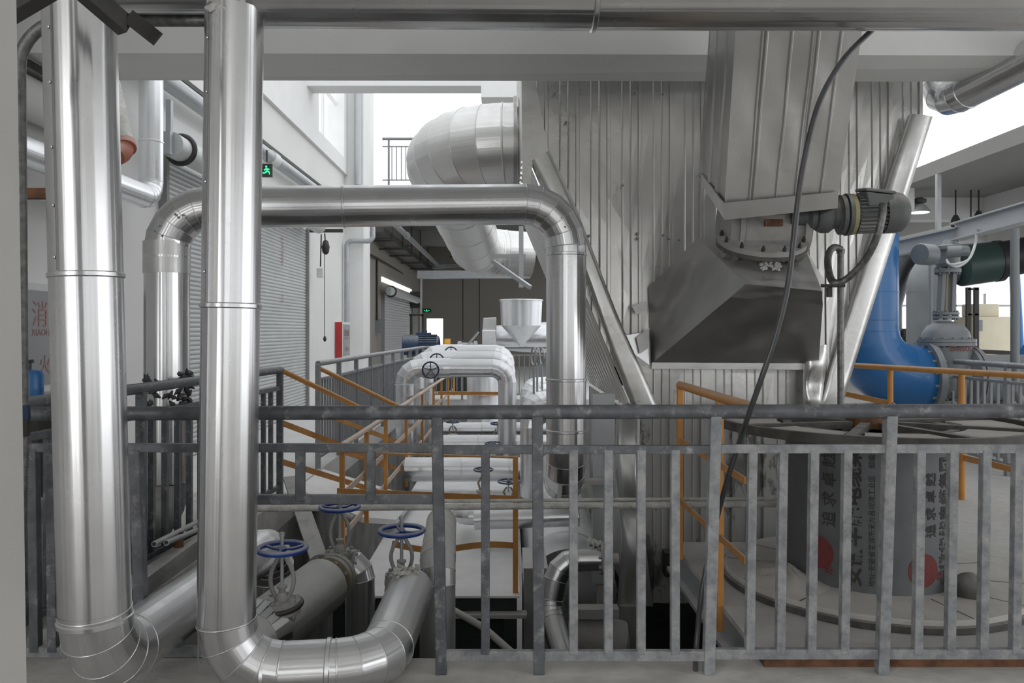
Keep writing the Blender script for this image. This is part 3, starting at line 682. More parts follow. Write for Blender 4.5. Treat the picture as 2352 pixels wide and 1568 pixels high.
# ---------------------------------------------------------------- inlet duct
dk = thing('square_duct', 'square ribbed duct slanting down in front of the hopper', 'duct', at(1790, 480, 4.9))
Yb, Yt, Yl = 4.62, 4.25, 5.25
TL, TR, BR, BL = at(1692, 30, Yt), at(1986, 30, Yt), at(1924, 460, Yb), at(1664, 470, Yb)
def quad_grid(bm, A, B, Cc, D, nu, nv, relief, nrm, wob=.006, seed=0):
    A, B, Cc, D = map(Vector, (A, B, Cc, D)); rows = []
    for j in range(nv + 1):
        v = j / nv; row = []
        for i in range(nu + 1):
            u = i / nu; p = A.lerp(B, u).lerp(D.lerp(Cc, u), v)
            row.append(bm.verts.new(p + Vector(nrm) * (relief(u) + wob * (math.sin(u * 9 + v * 7 + seed) + .6 * math.sin(u * 17 - v * 11 + seed)) * math.sin(PI * u) * math.sin(PI * v))))
        rows.append(row)
    for j in range(nv):
        for i in range(nu): bm.faces.new((rows[j][i], rows[j][i + 1], rows[j + 1][i + 1], rows[j + 1][i]))
    return bm
def rel(u):
    d = 0
    for c in (.22, .25, .45, .62, .66, .84):
        if abs(u - c) < .012: d = .011
    return d
q = nb(); quad_grid(q, TL, TR, BR, BL, 90, 12, rel, (0, -1, 0)); obj('front_sheet', q, 'alu_dull', dk, fix=False)
TLb, BLb = at(1632, 30, Yl), at(1611, 395, Yl)
q = nb(); quad_grid(q, TLb, TL, BL, BLb, 30, 10, lambda u: .012 if abs(u - .35) < .04 or abs(u - .7) < .04 else 0, (-.8, -.4, 0), seed=2); obj('side_sheet', q, 'alu_dull', dk, fix=False)
off = Vector((.02, .75, .0))
q = nb(); quad_grid(q, TR, TR + off, BR + off, BR, 8, 6, lambda u: 0, (1, 0, 0)); obj('side_sheet', q, 'alu_dull', dk, fix=False)
q = nb(); poly(q, [BL, BR, BR + off, BLb + Vector((0, .15, 0))], (0, 0, .01)); obj('underside', q, 'alu_dull', dk)
# overhanging lower band
q = nb()
a1, a2, a3, a4 = at(1660, 466, Yb - .05), at(1926, 440, Yb - .05), at(1924, 478, Yb - .01), at(1664, 505, Yb - .01)
poly(q, [a1, a2, a3, a4], (0, .01, 0)); poly(q, [at(1608, 395, Yl), a1, a4, at(1612, 425, Yl)], (.01, 0, 0)); poly(q, [a2, a2 + off, a3 + off, a3], (-.01, 0, 0)); obj('lower_band', q, 'alu_dull', dk)
q = nb(); bar(q, at(1636, 30, Yl - .02), at(1609, 400, Yl - .02), .02, .02); obj('edge_strip', q, 'alu_dull', dk)

# ---------------------------------------------------------------- rotary valve
rv = thing('rotary_valve', 'round powder-caked rotary valve between the square duct and the outlet box', 'valve', at(1745, 600, 5.05))
c = at(1748, 520, 5.15)
nt_ = Vector((0, -.42, .9)).normalized()
q = nb(); lathe(q, [(.24, -.14), (.22, -.05), (.21, .10), (.25, .12), (.25, .16)], c + Vector((0, .06, .0)), frm=nt_, seg=48); obj('housing', q, 'cast', rv)
q = nb(); lathe(q, [(.02, -.27), (.10, -.27), (.195, -.25), (.205, -.22), (.205, .24), (.195, .27), (.10, .3), (.02, .3)], c + Vector((0, 0, -.01)), frm=(1, 0, 0), seg=40); obj('drum', q, 'cast', rv)
q = nb(); lathe(q, [(.205, -.20), (.235, -.20), (.235, -.17), (.205, -.17)], c, frm=(1, 0, 0), seg=40); obj('end_cover', q, 'cast', rv)
q = nb(); lathe(q, [(.205, .21), (.235, .21), (.235, .25), (.205, .25)], c, frm=(1, 0, 0), seg=40); obj('end_cover', q, 'cast', rv)
cf = at(1750, 548, 5.0)
q = nb(); lathe(q, [(.2, -.03), (.275, -.03), (.275, .0), (.2, .0)], cf, frm=nt_, seg=56); obj('lower_flange', q, 'cast', rv)
q = nb(); lathe(q, [(.2, -.055), (.28, -.055), (.28, -.035), (.2, -.035)], cf, frm=nt_, seg=56); obj('lower_flange', q, 'dark_rim', rv)
s_ = nt_.cross(Vector((1, 0, 0))).normalized()
for k in range(12):
    an = 2 * PI * (k + .5) / 12; p = cf + Vector((1, 0, 0)) * math.cos(an) * .252 + s_ * math.sin(an) * .252; q = nb(); lathe(q, [(.012, -.07), (.012, .02), (.007, .02), (.007, .035)], p, frm=nt_, seg=6); obj('flange_bolt', q, 'dark', rv)
q = nb(); box(q, at(1757, 506, 4.93).x, at(1798, 506, 4.93).x, 4.925, 4.95, at(1757, 519, 4.93).z, at(1757, 503, 4.93).z); obj('nameplate', q, 'rust', rv)
# gear motor
gm = thing('gear_motor', 'dusty finned electric motor flanged to the rotary valve', 'motor', at(1990, 520, 4.95))
c = at(1852, 497, 4.95); X = Vector((1, -.10, .03)).normalized()
q = nb(); lathe(q, [(.05, -.10), (.06, 0), (.085, .02), (.085, .05), (.06, .07)], c, frm=X, seg=30); obj('coupling', q, 'motor', gm)
q = nb(); lathe(q, [(.07, .05), (.095, .06), (.11, .09), (.11, .13), (.095, .15), (.085, .16), (.085, .19), (.10, .20)], c, frm=X, seg=32); obj('gearbox', q, 'motor', gm)
q = nb(); lathe(q, [(.125, .20), (.125, .225)], c, frm=X, seg=32); lathe(q, [(.132, .235), (.132, .26)], c, frm=X, seg=32); obj('flange', q, 'motor', gm)
q = nb(); lathe(q, [(.128, .262), (.128, .285)], c, frm=X, seg=32); obj('flange_ring', q, 'ochre', gm)
q = nb(); lathe(q, [(.10, .28), (.10, .47)], c, frm=X, seg=28)
s = X.cross(Vector((0, 0, 1))).normalized(); u = s.cross(X)
for k in range(28):
    an = 2 * PI * k / 28; o = s * math.cos(an) + u * math.sin(an); bar(q, c + X * .30 + o * .108, c + X * .465 + o * .108, .006, .03, up=o)
obj('finned_body', q, 'motor', gm)
q = nb(); lathe(q, [(.128, .46), (.128, .53), (.12, .57), (.09, .60), (.02, .61)], c, frm=X, seg=32); obj('fan_cover', q, 'motor', gm)
tb = at(2020, 452, 4.86)
q = nb(); hexa(q, [tb + Vector(v) for v in ((-.09, -.06, -.07), (.05, -.06, -.07), (.05, .06, -.07), (-.09, .06, -.07), (-.11, -.07, .02), (.06, -.07, .0), (.06, .07, .02), (-.11, .07, .04))]); obj('terminal_box', q, 'motor', gm, .008)
q = nb(); hexa(q, [tb + Vector(v) for v in ((-.12, -.08, .025), (.07, -.08, .005), (.07, .08, .025), (-.12, .08, .045), (-.115, -.075, .045), (.065, -.075, .025), (.065, .075, .045), (-.115, .075, .065))]); obj('terminal_lid', q, 'motor', gm, .006)
def smooth_path(pts, n=10):
    P = [Vector(p) for p in pts]; P = [P[0] * 2 - P[1]] + P + [P[-1] * 2 - P[-2]]; out = []
    for i in range(1, len(P) - 2):
        for k in range(n):
            t = k / n; a, b_, c_, d = P[i - 1], P[i], P[i + 1], P[i + 2]
            out.append(.5 * ((2 * b_) + (c_ - a) * t + (2 * a - 5 * b_ + 4 * c_ - d) * t * t + (3 * b_ - a - 3 * c_ + d) * t ** 3))
    out.append(P[-2]); return out
fh = [at(x, y, Y) for x, y, Y in ((2028, 468, 4.74), (2026, 500, 4.72), (2012, 550, 4.75), (1985, 600, 4.85), (1945, 640, 4.95), (1915, 648, 4.98), (1903, 620, 5.1), (1903, 585, 5.2), (1915, 568, 5.35), (1931, 572, 5.40))]
sp = smooth_path(fh, 26); q = nb(); tube(q, sp, .022, 14, r_list=[.0235 if i % 2 else .0195 for i in range(len(sp))])
tag(obj('flexible_conduit', q, 'conduit'), 'ribbed flexible hose looping down from the finned motor to an upright tube', 'hose')
q = nb(); tube(q, [at(1931, 578, 5.44), Vector((ax(1931, 5.44), 5.44, -2.6))], .022, 18); lathe(q, [(.027, 0), (.029, .03)], at(1931, 582, 5.44), seg=18)
tag(obj('upright_tube', q, 'conduit'), 'thin worn steel tube standing in front of the hopper edge below the motor', 'tube')
q = nb(); bar(q, at(1886, 656, 5.46), at(1940, 656, 5.42), .06, .02); bar(q, at(1905, 660, 5.46), at(1905, 682, 5.46), .03, .03); tag(obj('tube_clamp', q, 'dark'), 'rusty clamp fixing the upright tube beside the outlet box', 'clamp')

# ---------------------------------------------------------------- outlet box
ob = thing('outlet_box', 'angular dull sheet-metal box bulging from the hopper below the rotary valve', 'hopper box', at(1690, 835, 6.1))
v = dict(a=at(1603, 546, 5.55), b=at(1490, 660, 6.12), c=at(1495, 836, 6.12), d=at(1712, 652, 4.75), e=at(1888, 668, 4.72), f=at(1880, 838, 6.10), g=at(1850, 572, 5.45), d2=at(1678, 682, 4.82), e2=at(1890, 700, 4.82), g2=at(1892, 640, 6.1), a2=at(1610, 560, 6.1))
def sheet(name, keys, m='alu_dull', n=8, wob=.012, seed=0):
    P = [v[k] for k in keys]
    if len(P) == 4:
        nn = (P[1] - P[0]).cross(P[3] - P[0]).normalized()
        q = nb(); quad_grid(q, P[0], P[1], P[2], P[3], 14, 14, lambda u: 0, tuple(nn), wob=wob, seed=seed)
        for f in q.faces: f.smooth = True
        return obj(name, q, m, ob, fix=False)
    q = nb(); poly(q, P); return obj(name, q, m, ob, fix=False)
sheet('top_sheet', ('a', 'g', 'e', 'd'), wob=.012)
sheet('side_sheet', ('a', 'd', 'c', 'b'), seed=1, wob=.014)
sheet('folded_edge', ('d', 'e', 'e2', 'd2'), seed=2, wob=.004, m='alu_dull')
sheet('under_sheet', ('d2', 'e2', 'f', 'c'), seed=3, wob=.02, m='alu_dull')
sheet('side_triangle', ('d', 'd2', 'c'))
sheet('side_sheet', ('g', 'g2', 'f', 'e'), seed=5)
q = nb(); bar(q, v['c'] + Vector((0, -.03, -.01)), v['f'] + Vector((0, -.03, -.01)), .03, .05); obj('lower_lip', q, 'alu_sheet', ob)
q = nb(); poly(q, [v['a'], v['a2'], v['b']]); obj('upper_sheet', q, 'alu_dull', ob)
random.seed(21)
q = nb()
for k in range(24):
    c = at(1772 + random.uniform(-24, 20), 606 + random.uniform(-6, 12), 4.95); lathe(q, [(.004, -.016), (.013, 0), (.004, .016)], c, frm=(random.uniform(-1, 1), random.uniform(-1, 1), random.uniform(-1, 1)), seg=6)
tag(obj('insulation_wool', q, 'rag'), 'shreds of pale wool under the lower flange of the rotary valve', 'insulation', kind='stuff')

# hanging black cable
cb = [at(x, y, Y) for x, y, Y in ((2030, 45, 3.25), (2000, 72, 3.2), (1935, 140, 3.15), (1880, 240, 3.1), (1845, 380, 3.1), (1828, 500, 3.1), (1812, 640, 3.1), (1785, 760, 3.1), (1745, 880, 3.12), (1722, 945, 3.2), (1700, 1010, 3.38), (1668, 1110, 3.42), (1640, 1220, 3.45), (1612, 1360, 3.42), (1600, 1480, 3.40), (1597, 1560, 3.3))]
q = nb(); tube(q, smooth_path(cb, 8), .0115, 12); tag(obj('black_cable', q, 'rubber'), 'black cable drooping from the overhead pipe down past the railing', 'cable')

# round pipe entering at the upper right of the hopper
pipe('clad_branch_pipe', 'aluminium-clad pipe reaching from the ceiling corner toward the hopper shoulder', 'pipe', [at(2162, 120, 6.3), at(2150, 245, 6.3), at(2500, 65, 5.0)], .135, 'alu', R=.22, gores=4, seg=40, joints=((1, .25),))

# ================================================================ CABLE DRUM on the steel platform
pl = thing('steel_platform', 'powder-covered steel platform with channel edge carrying the cable drum', 'platform', (1.13, 3.46, -.16))
q = nb(); box(q, 1.13, 3.0, 3.46, 5.35, -.03, .0); obj('deck', q, 'platform', pl)
q = nb(); box(q, 1.13, 1.16, 3.46, 5.35, -.17, -.03); box(q, 1.09, 1.16, 3.46, 5.35, -.19, -.165); obj('edge_channel', q, 'steel', pl)
for y_ in (3.9, 4.7): q = nb(); box(q, 1.2, 3.0, y_, y_ + .08, -.17, -.03); obj('cross_beam', q, 'rust', pl)
q = nb(); box(q, ax(1745, 3.42), 2.9, 3.36, 3.44, .0, .035); tag(obj('rusty_plate', q, 'rust'), 'rusty steel strip lying along the bottom rail near the cable drum', 'strip')
DX, DY = 2.08, 4.52
dr = thing('cable_drum', 'huge cable drum standing on end with writing around its grey core', 'cable drum', (DX, DY, 0))
q = nb(); lathe(q, [(.80, .0), (.82, .006), (.82, .034), (.795, .04)], (DX, DY, 0), seg=96); obj('flange_rim', q, 'dark_rim', dr)
q = nb(); lathe(q, [(.80, .0), (.80, .055), (.79, .062)], (DX, DY, 0), seg=96); obj('lower_flange', q, 'discwood', dr)
q = nb()
for k in range(12):
    an = 2 * PI * k / 12 + .2; o = Vector((math.cos(an), math.sin(an), 0)); bar(q, Vector((DX, DY, .0625)) + o * .5, Vector((DX, DY, .0625)) + o * .78, .005, .002)
obj('board_gap', q, 'dark', dr)
CR = .445
q = nb(); lathe(q, [(CR, .04), (CR, .88)], (DX, DY, 0), seg=96); obj('core', q, 'drumgrey', dr)
q = nb(); n = 64; th = .90
for i in range(n):
    pass
lathe(q, [(.82, 0), (.85, 0), (.85, .05), (.82, .05), (.82, 0)], (DX, DY, .885), seg=96); obj('upper_rim', q, 'dark_rim', dr)
q = nb(); lathe(q, [(CR - .03, 0), (CR + .02, 0), (CR + .02, .03), (CR - .03, .03), (CR - .03, 0)], (DX, DY, .875), seg=64); obj('inner_ring', q, 'dark_rim', dr)
for k in range(8):
    an = 2 * PI * k / 8 + .25; o = Vector((math.cos(an), math.sin(an), 0)); q = nb(); bar(q, Vector((DX, DY, .905)) + o * .12, Vector((DX, DY, .905)) + o * .83, .05, .04); obj('spoke', q, 'dark_rim', dr)
q = nb()
for k in range(8):
    if k in (2,): continue
    a0 = 2 * PI * k / 8 + .33; a1_ = 2 * PI * (k + 1) / 8 + .17; pts = []
    for i in range(9): a_ = a0 + (a1_ - a0) * i / 8; pts.append((DX + math.cos(a_) * .80, DY + math.sin(a_) * .80, .912))
    for i in range(5): a_ = a1_ + (a0 - a1_) * i / 4; pts.append((DX + math.cos(a_) * .50, DY + math.sin(a_) * .50, .912))
    poly(q, pts, (0, 0, -.012))
obj('powdered_panel', q, 'discwood', dr)
q = nb(); lathe(q, [(.10, -.02), (.10, .05)], (DX, DY, .905), seg=32); obj('hub', q, 'rust', dr)
def wrap(a_deg, z0):
    """lettering that climbs the drum: text x goes up, text y goes around"""
    a0 = math.radians(a_deg)
    def f(x, y):
        an = a0 - y / CR; return (DX + (CR + .0025) * math.cos(an), DY + (CR + .0025) * math.sin(an), z0 + x)
    return f
# visible half faces the viewpoint: angles around -115 deg (towards the camera)
def phi(px):     # drum angle seen at a reference column (approx. at core height)
    X_, lo, hi = ax(px, 1.0), -205., -115.
    best = None
    for i in range(720):
        a_ = -PI + i * PI / 720 - .45; x, y = DX + CR * math.cos(a_), DY + CR * math.sin(a_)
        if (DX * math.cos(a_) + DY * math.sin(a_)) + CR > 0: continue
        e = abs(CX + F * x / y - px)
        if best is None or e < best[0]: best = (e, a_)
    return math.degrees(best[1])
def wr(px_base, z0, body, size, m, off=0.): text_mesh(body, size, wrap(phi(px_base), z0), m, dr, 'lettering', offset=off)
wr(1912, .125, '华', .055, 'print_red', .001); wr(1912, .235, '宇', .055, 'print_red', .001)
wr(1916, .385, '追 求 卓 越', .083, 'ink', .0015)
wr(1974, .09, '安徽华能电缆集团', .105, 'ink', .003)
wr(2009, .10, '地址:安徽省芜湖市无为县坝湾工业区', .036, 'ink', .0005); wr(2009, .72, '邮编:238371', .036, 'ink', .0005)
wr(2147, .36, '追 求 卓 越', .07, 'ink', .0015); wr(2176, .10, '安徽华能电缆集团', .085, 'ink', .002)
wr(2163, .13, '华', .05, 'print_red', .001)
def disc_on_drum(px, z, R):
    a0 = math.radians(phi(px)); q = nb(); vs = []
    def P(x, y): an = a0 + x / CR; return (DX + (CR + .002) * math.cos(an), DY + (CR + .002) * math.sin(an), z + y)
    rings = [[q.verts.new(P(R * f * math.cos(2 * PI * k / 36), R * f * math.sin(2 * PI * k / 36))) for k in range(36)] for f in (.2, .6, 1.)]
    q.faces.new(rings[0])
    for A, B in zip(rings, rings[1:]):
        for k in range(36): q.faces.new((A[k], A[(k + 1) % 36], B[(k + 1) % 36], B[k]))
    obj('red_emblem', q, 'print_red', dr, fix=False)
disc_on_drum(1880, .235, .088); disc_on_drum(2122, .19, .088)
# dust heap and lump on the drum flange
q = nb(); c = Vector((DX - .52, DY - .12, .058))
for i in range(1):
    R_, n1, n2 = .30, 10, 28; rr = []
    for j in range(n1 + 1):
        f = j / n1; rr.append([q.verts.new(c + Vector((math.cos(2 * PI * k / n2) * R_ * f * .8, math.sin(2 * PI * k / n2) * R_ * f * 1.2, .075 * (1 - f) ** 1.3 * (1 + .25 * math.sin(k * 1.7 + j))))) for k in range(n2)])
    for A, B in zip(rr, rr[1:]):
        for k in range(n2):
            f_ = q.faces.new((A[k], A[(k + 1) % n2], B[(k + 1) % n2], B[k])); f_.smooth = True
bmesh.ops.remove_doubles(q, verts=q.verts, dist=1e-5)
tag(obj('powder_heap', q, 'discwood'), 'soft heap of powder drifted against the drum core', 'powder', kind='stuff')
q = nb(); lathe(q, [(.085, 0), (.09, .02), (.08, .07), (.05, .10), (.02, .115)], (DX + .34, DY - .42, .06), seg=18); tag(obj('powdered_weight', q, 'dark_rim'), 'dark powder-topped lump lying on the drum flange beside the core', 'weight')

# amber railing along the platform edge
yr = thing('amber_railing', 'amber handrail along the steel platform edge, joining the front railing', 'railing', (1.12, 4.15, 0))
q = nb(); tube(q, [(1.09, 4.95, az(884, 4.95)), (1.14, 3.42, 1.085)], .025, 18); obj('handrail', q, 'yellow', yr)
q = nb(); bar(q, (1.12, 4.13, -.14), (1.12, 4.13, 1.08), .035, .035); obj('post', q, 'yellow', yr, .003)
q = nb(); bar(q, (1.09, 4.95, .0), (1.09, 4.95, 1.10), .035, .035); obj('post', q, 'yellow', yr, .003)
for z in (.75, .37): q = nb(); bar(q, (1.09, 4.95, z), (1.13, 3.72, z - .02), .01, .035); obj('flat_bar', q, 'amber_flat', yr)
# ================================================================ PIT: platform, stairs, tanks
wp = thing('powdered_tank_top', 'flat powder-white tank cover down in the pit', 'tank', (-.5, 7, -.6))
q = nb(); box(q, -1.14, .09, 5.62, 9.9, -.475, -.46); obj('cover_plate', q, 'snow', wp)
q = nb(); box(q, -1.12, .07, 5.64, 9.9, -1.9, -.475); obj('tank_body', q, 'green_dark', wp)
q = nb(); box(q, -1.16, .14, 5.56, 5.66, -.60, -.575); obj('ledge', q, 'platform', wp)
for x in (-1.1, .02): q = nb(); bar(q, (x, 5.6, -2.6), (x, 5.6, -.6), .09, .09); obj('leg', q, 'green_dark', wp)
q = nb(); poly(q, [at(300 + 355, 1080, 8.6), (-1.97, 7.2, -.01), (-1.3, 7.0, -.22), (-1.05, 7.4, -.34), (-1.0, 8.5, -.36), (-1.95, 8.3, -.02)], (0, 0, -.05))
tag(obj('ramp_plate', q, 'snow'), 'powder-covered sloping plate below the amber stair rails', 'plate')
q = nb(); tube(q, [(-1.93, 7.0, .03), (-1.35, 6.85, -.2)], .03, 12); tag(obj('loose_pipe', q, 'powder'), 'dusty tube lying on the front edge of the sloping plate', 'pipe')
q = nb(); bar(q, at(668, 1095, 6.6), at(735, 1290, 5.8), .02, .13, up=Vector((1, .4, 0))); tag(obj('leaning_plank', q, 'cast'), 'grimy plank leaning into the pit below the sloping plate', 'plank')
st = thing('i_beam_stand', 'dark green steel stand with powdered top between the two drop pipes', 'stand', at(783, 1400, 5.2))
q = nb(); box(q, ax(758, 5.2), ax(810, 5.2), 5.1, 5.35, az(1378, 5.2), az(1366, 5.2)); obj('top_plate', q, 'green_dark', st)
q = nb(); box(q, ax(766, 5.2), ax(801, 5.2), 5.18, 5.28, -2.6, az(1378, 5.2)); obj('column', q, 'green_dark', st)
q = nb(); tube(q, [at(1030, 1395, 5.0), at(1110, 1440, 4.8), at(1200, 1520, 4.5)], .022, 12); tag(obj('slanting_pipe', q, 'powder'), 'dusty thin pipe slanting down into the dark under the tank', 'pipe')

# near amber rail around the tank top
ar = thing('amber_railing', 'amber rail around the powder-white tank cover', 'railing', (.05, 5.7, -.46))
cX = -1.28; zt = .55
q = nb(); tube(q, [(cX, 5.95, zt), (cX + .1, 17.0, zt)], .024, 14); obj('handrail', q, 'peach', ar)
q = nb(); bar(q, (cX, 5.9, zt - .02), (.07, 5.7, zt - .03), .03, .012); obj('front_flat_bar', q, 'amber_flat', ar)
q = nb(); bar(q, (cX, 5.9, .235), (.06, 5.7, .22), .01, .045); obj('front_flat_bar', q, 'amber_flat', ar)
q = nb()
for k in range(12):
    f0, f1 = k / 12, (k + 1) / 12; P = lambda f: Vector((cX + .42 + (.06 - cX - .42) * f, 5.85 - .12 * f, -.17 + .03 * abs(2 * f - .8) - .02 * math.sin(f * 6)))
    bar(q, P(f0), P(f1), .01, .045)
obj('sagging_flat_bar', q, 'amber_flat', ar)
q = nb(); bar(q, (.06, 5.7, -.46), (.06, 5.7, zt - .02), .038, .038); obj('post', q, 'yellow', ar, .003)
for px in (777, 833, 877, 924, 961, 987, 1005, 1021, 1034):
    Y = -cX * F / (CX - px); q = nb(); bar(q, (cX + .005 * Y, Y, -.46 if px > 900 else -.26), (cX + .005 * Y, Y, zt), .036, .036); obj('post', q, 'yellow', ar)
for z in (.17, -.15): q = nb(); bar(q, (cX, 5.95, z), (cX + .1, 17.0, z), .012, .05); obj('side_flat_bar', q, 'peach', ar)
q = nb(); bar(q, (cX + .06, 13.75, .35), (.05, 13.7, .35), .02, .05); obj('rear_flat_bar', q, 'yellow', ar)
# two stair rails
def stair_rail(label, a, b, posts=True):
    r_ = thing('stair_handrail', label, 'handrail', a); a = Vector(a); b = Vector(b)
    q = nb(); tube(q, [a, b], .024, 16); obj('handrail', q, 'yellow', r_)
    for dz in (-.46, -.80): q = nb(); bar(q, a + Vector((0, 0, dz)), b + Vector((0, 0, dz * .95)), .012, .05); obj('flat_bar', q, 'amber_flat', r_)
    return r_
stair_rail('amber stair handrail sloping down from the end of the side railing', (-1.97, 6.88, 1.09), (cX, 8.0, .55))
stair_rail('amber stair handrail sloping down from the corner of the pit railing', (-1.97, 8.22, 1.05), (cX, 9.56, .50))

# white-dusted cross pipes with small valves
for i, (y_, z, x0, x1, r_) in enumerate(((9.25, -.19, -1.20, .55, .14), (10.8, -.12, -1.0, .6, .13), (12.2, -.10, -1.0, .6, .12))):
    p = thing('cross_pipe', ('powdered pipe lying across the tank cover, closest to the front railing', 'powdered pipe lying across the pit, middle of three parallel ones', 'powdered pipe lying across the pit beneath the upright white tank')[i], 'pipe', (x0, y_, z))
    q = nb(); tube(q, [(x0, y_, z), (x1, y_, z)], r_, 36); obj('straight_section', q, 'alu_white', p)
    for f in (.38, .7): q = nb(); seam(q, (x0 + (x1 - x0) * f, y_, z), (1, 0, 0), r_, .01, .006); obj('joint_band', q, 'alu_white', p)
def small_valve(label, px, py, Y, drop, R=.11, m='navy'):
    c = at(px, py, Y); t = thing('small_valve', label, 'valve', c - Vector((0, 0, drop)))
    handwheel(t, c, (0, -.05, 1), R, .010, m, 4)
    q = nb(); lathe(q, [(.01, -drop * .55), (.01, .03)], c, seg=10); obj('stem', q, 'steel', t)
    for s in (-1, 1):
        q = nb(); tube(q, [c + Vector((s * .02, 0, -drop * .3)), c + Vector((s * .055, 0, -drop * .55)), c + Vector((s * .03, 0, -drop * .85))], .011, 8); obj('yoke_arm', q, 'brass', t)
    q = nb(); lathe(q, [(.06, -drop), (.075, -drop * .93), (.075, -drop * .86), (.035, -drop * .82)], c, seg=20); obj('bonnet', q, 'cast', t)
    return t
small_valve('dark-wheeled small valve standing beside the amber corner post', 1168, 1105, 8.6, .21, .115)
small_valve('dark-wheeled small valve behind a railing baluster, on the closest powdered pipe', 1110, 1078, 8.4, .26, .10)
small_valve('dark-wheeled small valve half hidden by the arched pipe', 1226, 1078, 8.6, .26, .10)
small_valve('dark-wheeled small valve just above the amber flat bar', 1133, 1018, 10.0, .24, .105)
small_valve('dark-wheeled small valve in front of the upright white tank', 1143, 972, 11.2, .26, .10)
small_valve('dark-wheeled small valve on the far pipe beside the first railing post', 1040, 968, 11.8, .22, .10)
small_valve('dark-wheeled small valve low beside the amber posts', 978, 1022, 10.2, .24, .11)
pipe('bypass_pipe', 'shiny clad bypass pipe with a bent end above the tank cover', 'pipe', [(-.42, 7.5, -.18), (-.42, 6.95, -.20), (.15, 6.9, -.20)], .075, 'alu_white', R=.1, gores=4)
pipe('bypass_pipe', 'thicker clad pipe continuing from the bent bypass pipe', 'pipe', [(-.28, 6.85, -.205), (.62, 6.75, -.15), ], .09, 'alu_white')
# three hoops
for i, (y_, xl) in enumerate(((10.6, -1.385), (11.9, -1.38), (13.3, -1.37))):
    h = pipe('hoop_pipe', ('white-dusted pipe hoop with a large dark handwheel, foremost of three', 'white-dusted pipe hoop with a dark handwheel, middle of three', 'white-dusted pipe hoop with a dark handwheel, rearmost of three')[i], 'pipe',
             [(xl, y_, -2.3), (xl, y_, .94 + .07 * i), (.0, y_, .94 + .07 * i), (.0, y_, -.28)], .124, 'alu_white', R=.2, gores=4, joints=((1, .42), (0, .93)), seg=32)
    q = nb(); zh = .94 + .07 * i; xw = (xl + .38, -1.04, -.93)[i]; tube(q, [(xl + .25, y_, zh), (xl + .62, y_, zh)], .135, 32); obj('valve_jacket', q, 'alu_white', h)
    handwheel(h, (xw, y_ - .33, zh - .01), (0, -1, 0), .105, .011, 'navy', 5, a0=.3)
    q = nb(); tube(q, [(xw, y_ - .34, zh - .01), (xw, y_, zh - .01)], .03, 14); obj('valve_stem', q, 'cast', h)
tk = thing('upright_tank', 'upright white-powdered cylinder behind the pipe hoops', 'tank', (-.4, 14.2, -.4))
q = nb(); lathe(q, [(.33, -2.0), (.33, 1.0), (.29, 1.08), (.1, 1.12)], (-.4, 14.2, -.4), seg=40); obj('shell', q, 'alu_white', tk)
for z in (-.2, .3): q = nb(); seam(q, (-.4, 14.2, z), (0, 0, 1), .33, .012, .006); obj('joint_band', q, 'alu_white', tk)
# small hoops beside the arched pipe
for i in range(4):
    y_ = 8.6 + 1.15 * i; x_ = .36 + .02 * i
    pipe('bent_branch_pipe', ('bent pale branch pipe behind the arched pipe, lowest of the row', 'bent pale branch pipe, second in the row behind the arched pipe', 'bent pale branch pipe, third in the row behind the arched pipe', 'bent pale branch pipe, last and highest in the row')[i], 'pipe',
         [(x_ - .1, y_ - .1, -.35), (x_ - .1, y_ - .1, .55 + .02 * i), (x_ + .45, y_ + .3, .55 + .02 * i)], .12, 'alu_white', R=.16, gores=4, seg=26, group=None)
for i, (px, Y) in enumerate(((1226, 9.5), (1234, 10.2), (1245, 10.8))):
    q = nb(); torus(q, at(px, 818, Y), .11, .012, (1, .25, 0), 28, 8); tube(q, [at(px, 838, Y), at(px, 905, Y)], .014, 8)
    tag(obj('edge_on_handwheel', q, 'steel'), ('pale handwheel seen edge-on, nearer the pipe hoops', 'pale handwheel seen edge-on, middle of three above the bent pipes', 'pale handwheel seen edge-on, tight against the arched pipe')[i], 'handwheel')
# big pale duct and plates low beside the tank
dd = thing('insulated_duct', 'big pale insulated duct lying low beside the tank cover', 'duct', (.52, 6.3, -.9))
q = nb(); tube(q, [(.52, 6.4, -.72), (.52, 9.25, -.66)], .385, 44); obj('shell', q, 'alu_white', dd)
q = nb(); seam(q, (.52, 6.9, -.709), (0, 1, .03), .385, .012, .008); obj('joint_band', q, 'alu_white', dd)
q = nb(); box(q, .12, .30, 5.75, 6.3, -1.9, -.30); tag(obj('sheet_metal_box', q, 'alu_dusty'), 'pale sheet-metal box between the tank cover and a railing post', 'box')
pipe('swan_neck_pipe', 'shiny swan-neck pipe rising from the pit below the arched pipe', 'pipe', [at(1380, 1284, 5.2), at(1284, 1286, 5.2), at(1262, 1400, 5.15), at(1312, 1570, 4.8), at(1330, 1750, 4.6)], .076, 'alu', R=.16, gores=3, seg=32)
q = nb(); flange(q, at(1384, 1284, 5.2), (1, 0, 0), .10, .03); tube(q, [at(1384, 1284, 5.2), at(1420, 1284, 5.2)], .04, 14); tag(obj('pipe_end_flange', q, 'cast'), 'dusty flange at the end of the shiny swan-neck pipe', 'flange')
cs = thing('steel_stand', 'pale galvanised frame post beside the hopper base', 'stand', at(1395, 1560, 5.9))
q = nb(); box(q, ax(1362, 5.9), ax(1412, 5.9), 5.9, 6.02, az(1340, 5.9), az(905, 5.9)); obj('upright', q, 'duct', cs)
q = nb(); box(q, ax(1372, 5.95), ax(1398, 5.95), 5.92, 6.0, -2.6, az(1340, 5.95)); obj('lower_upright', q, 'cast', cs)
q = nb(); box(q, ax(1320, 5.8), ax(1420, 5.8), 5.75, 5.87, az(1416, 5.8), az(1394, 5.8)); obj('powdered_crossbar', q, 'powder', cs)
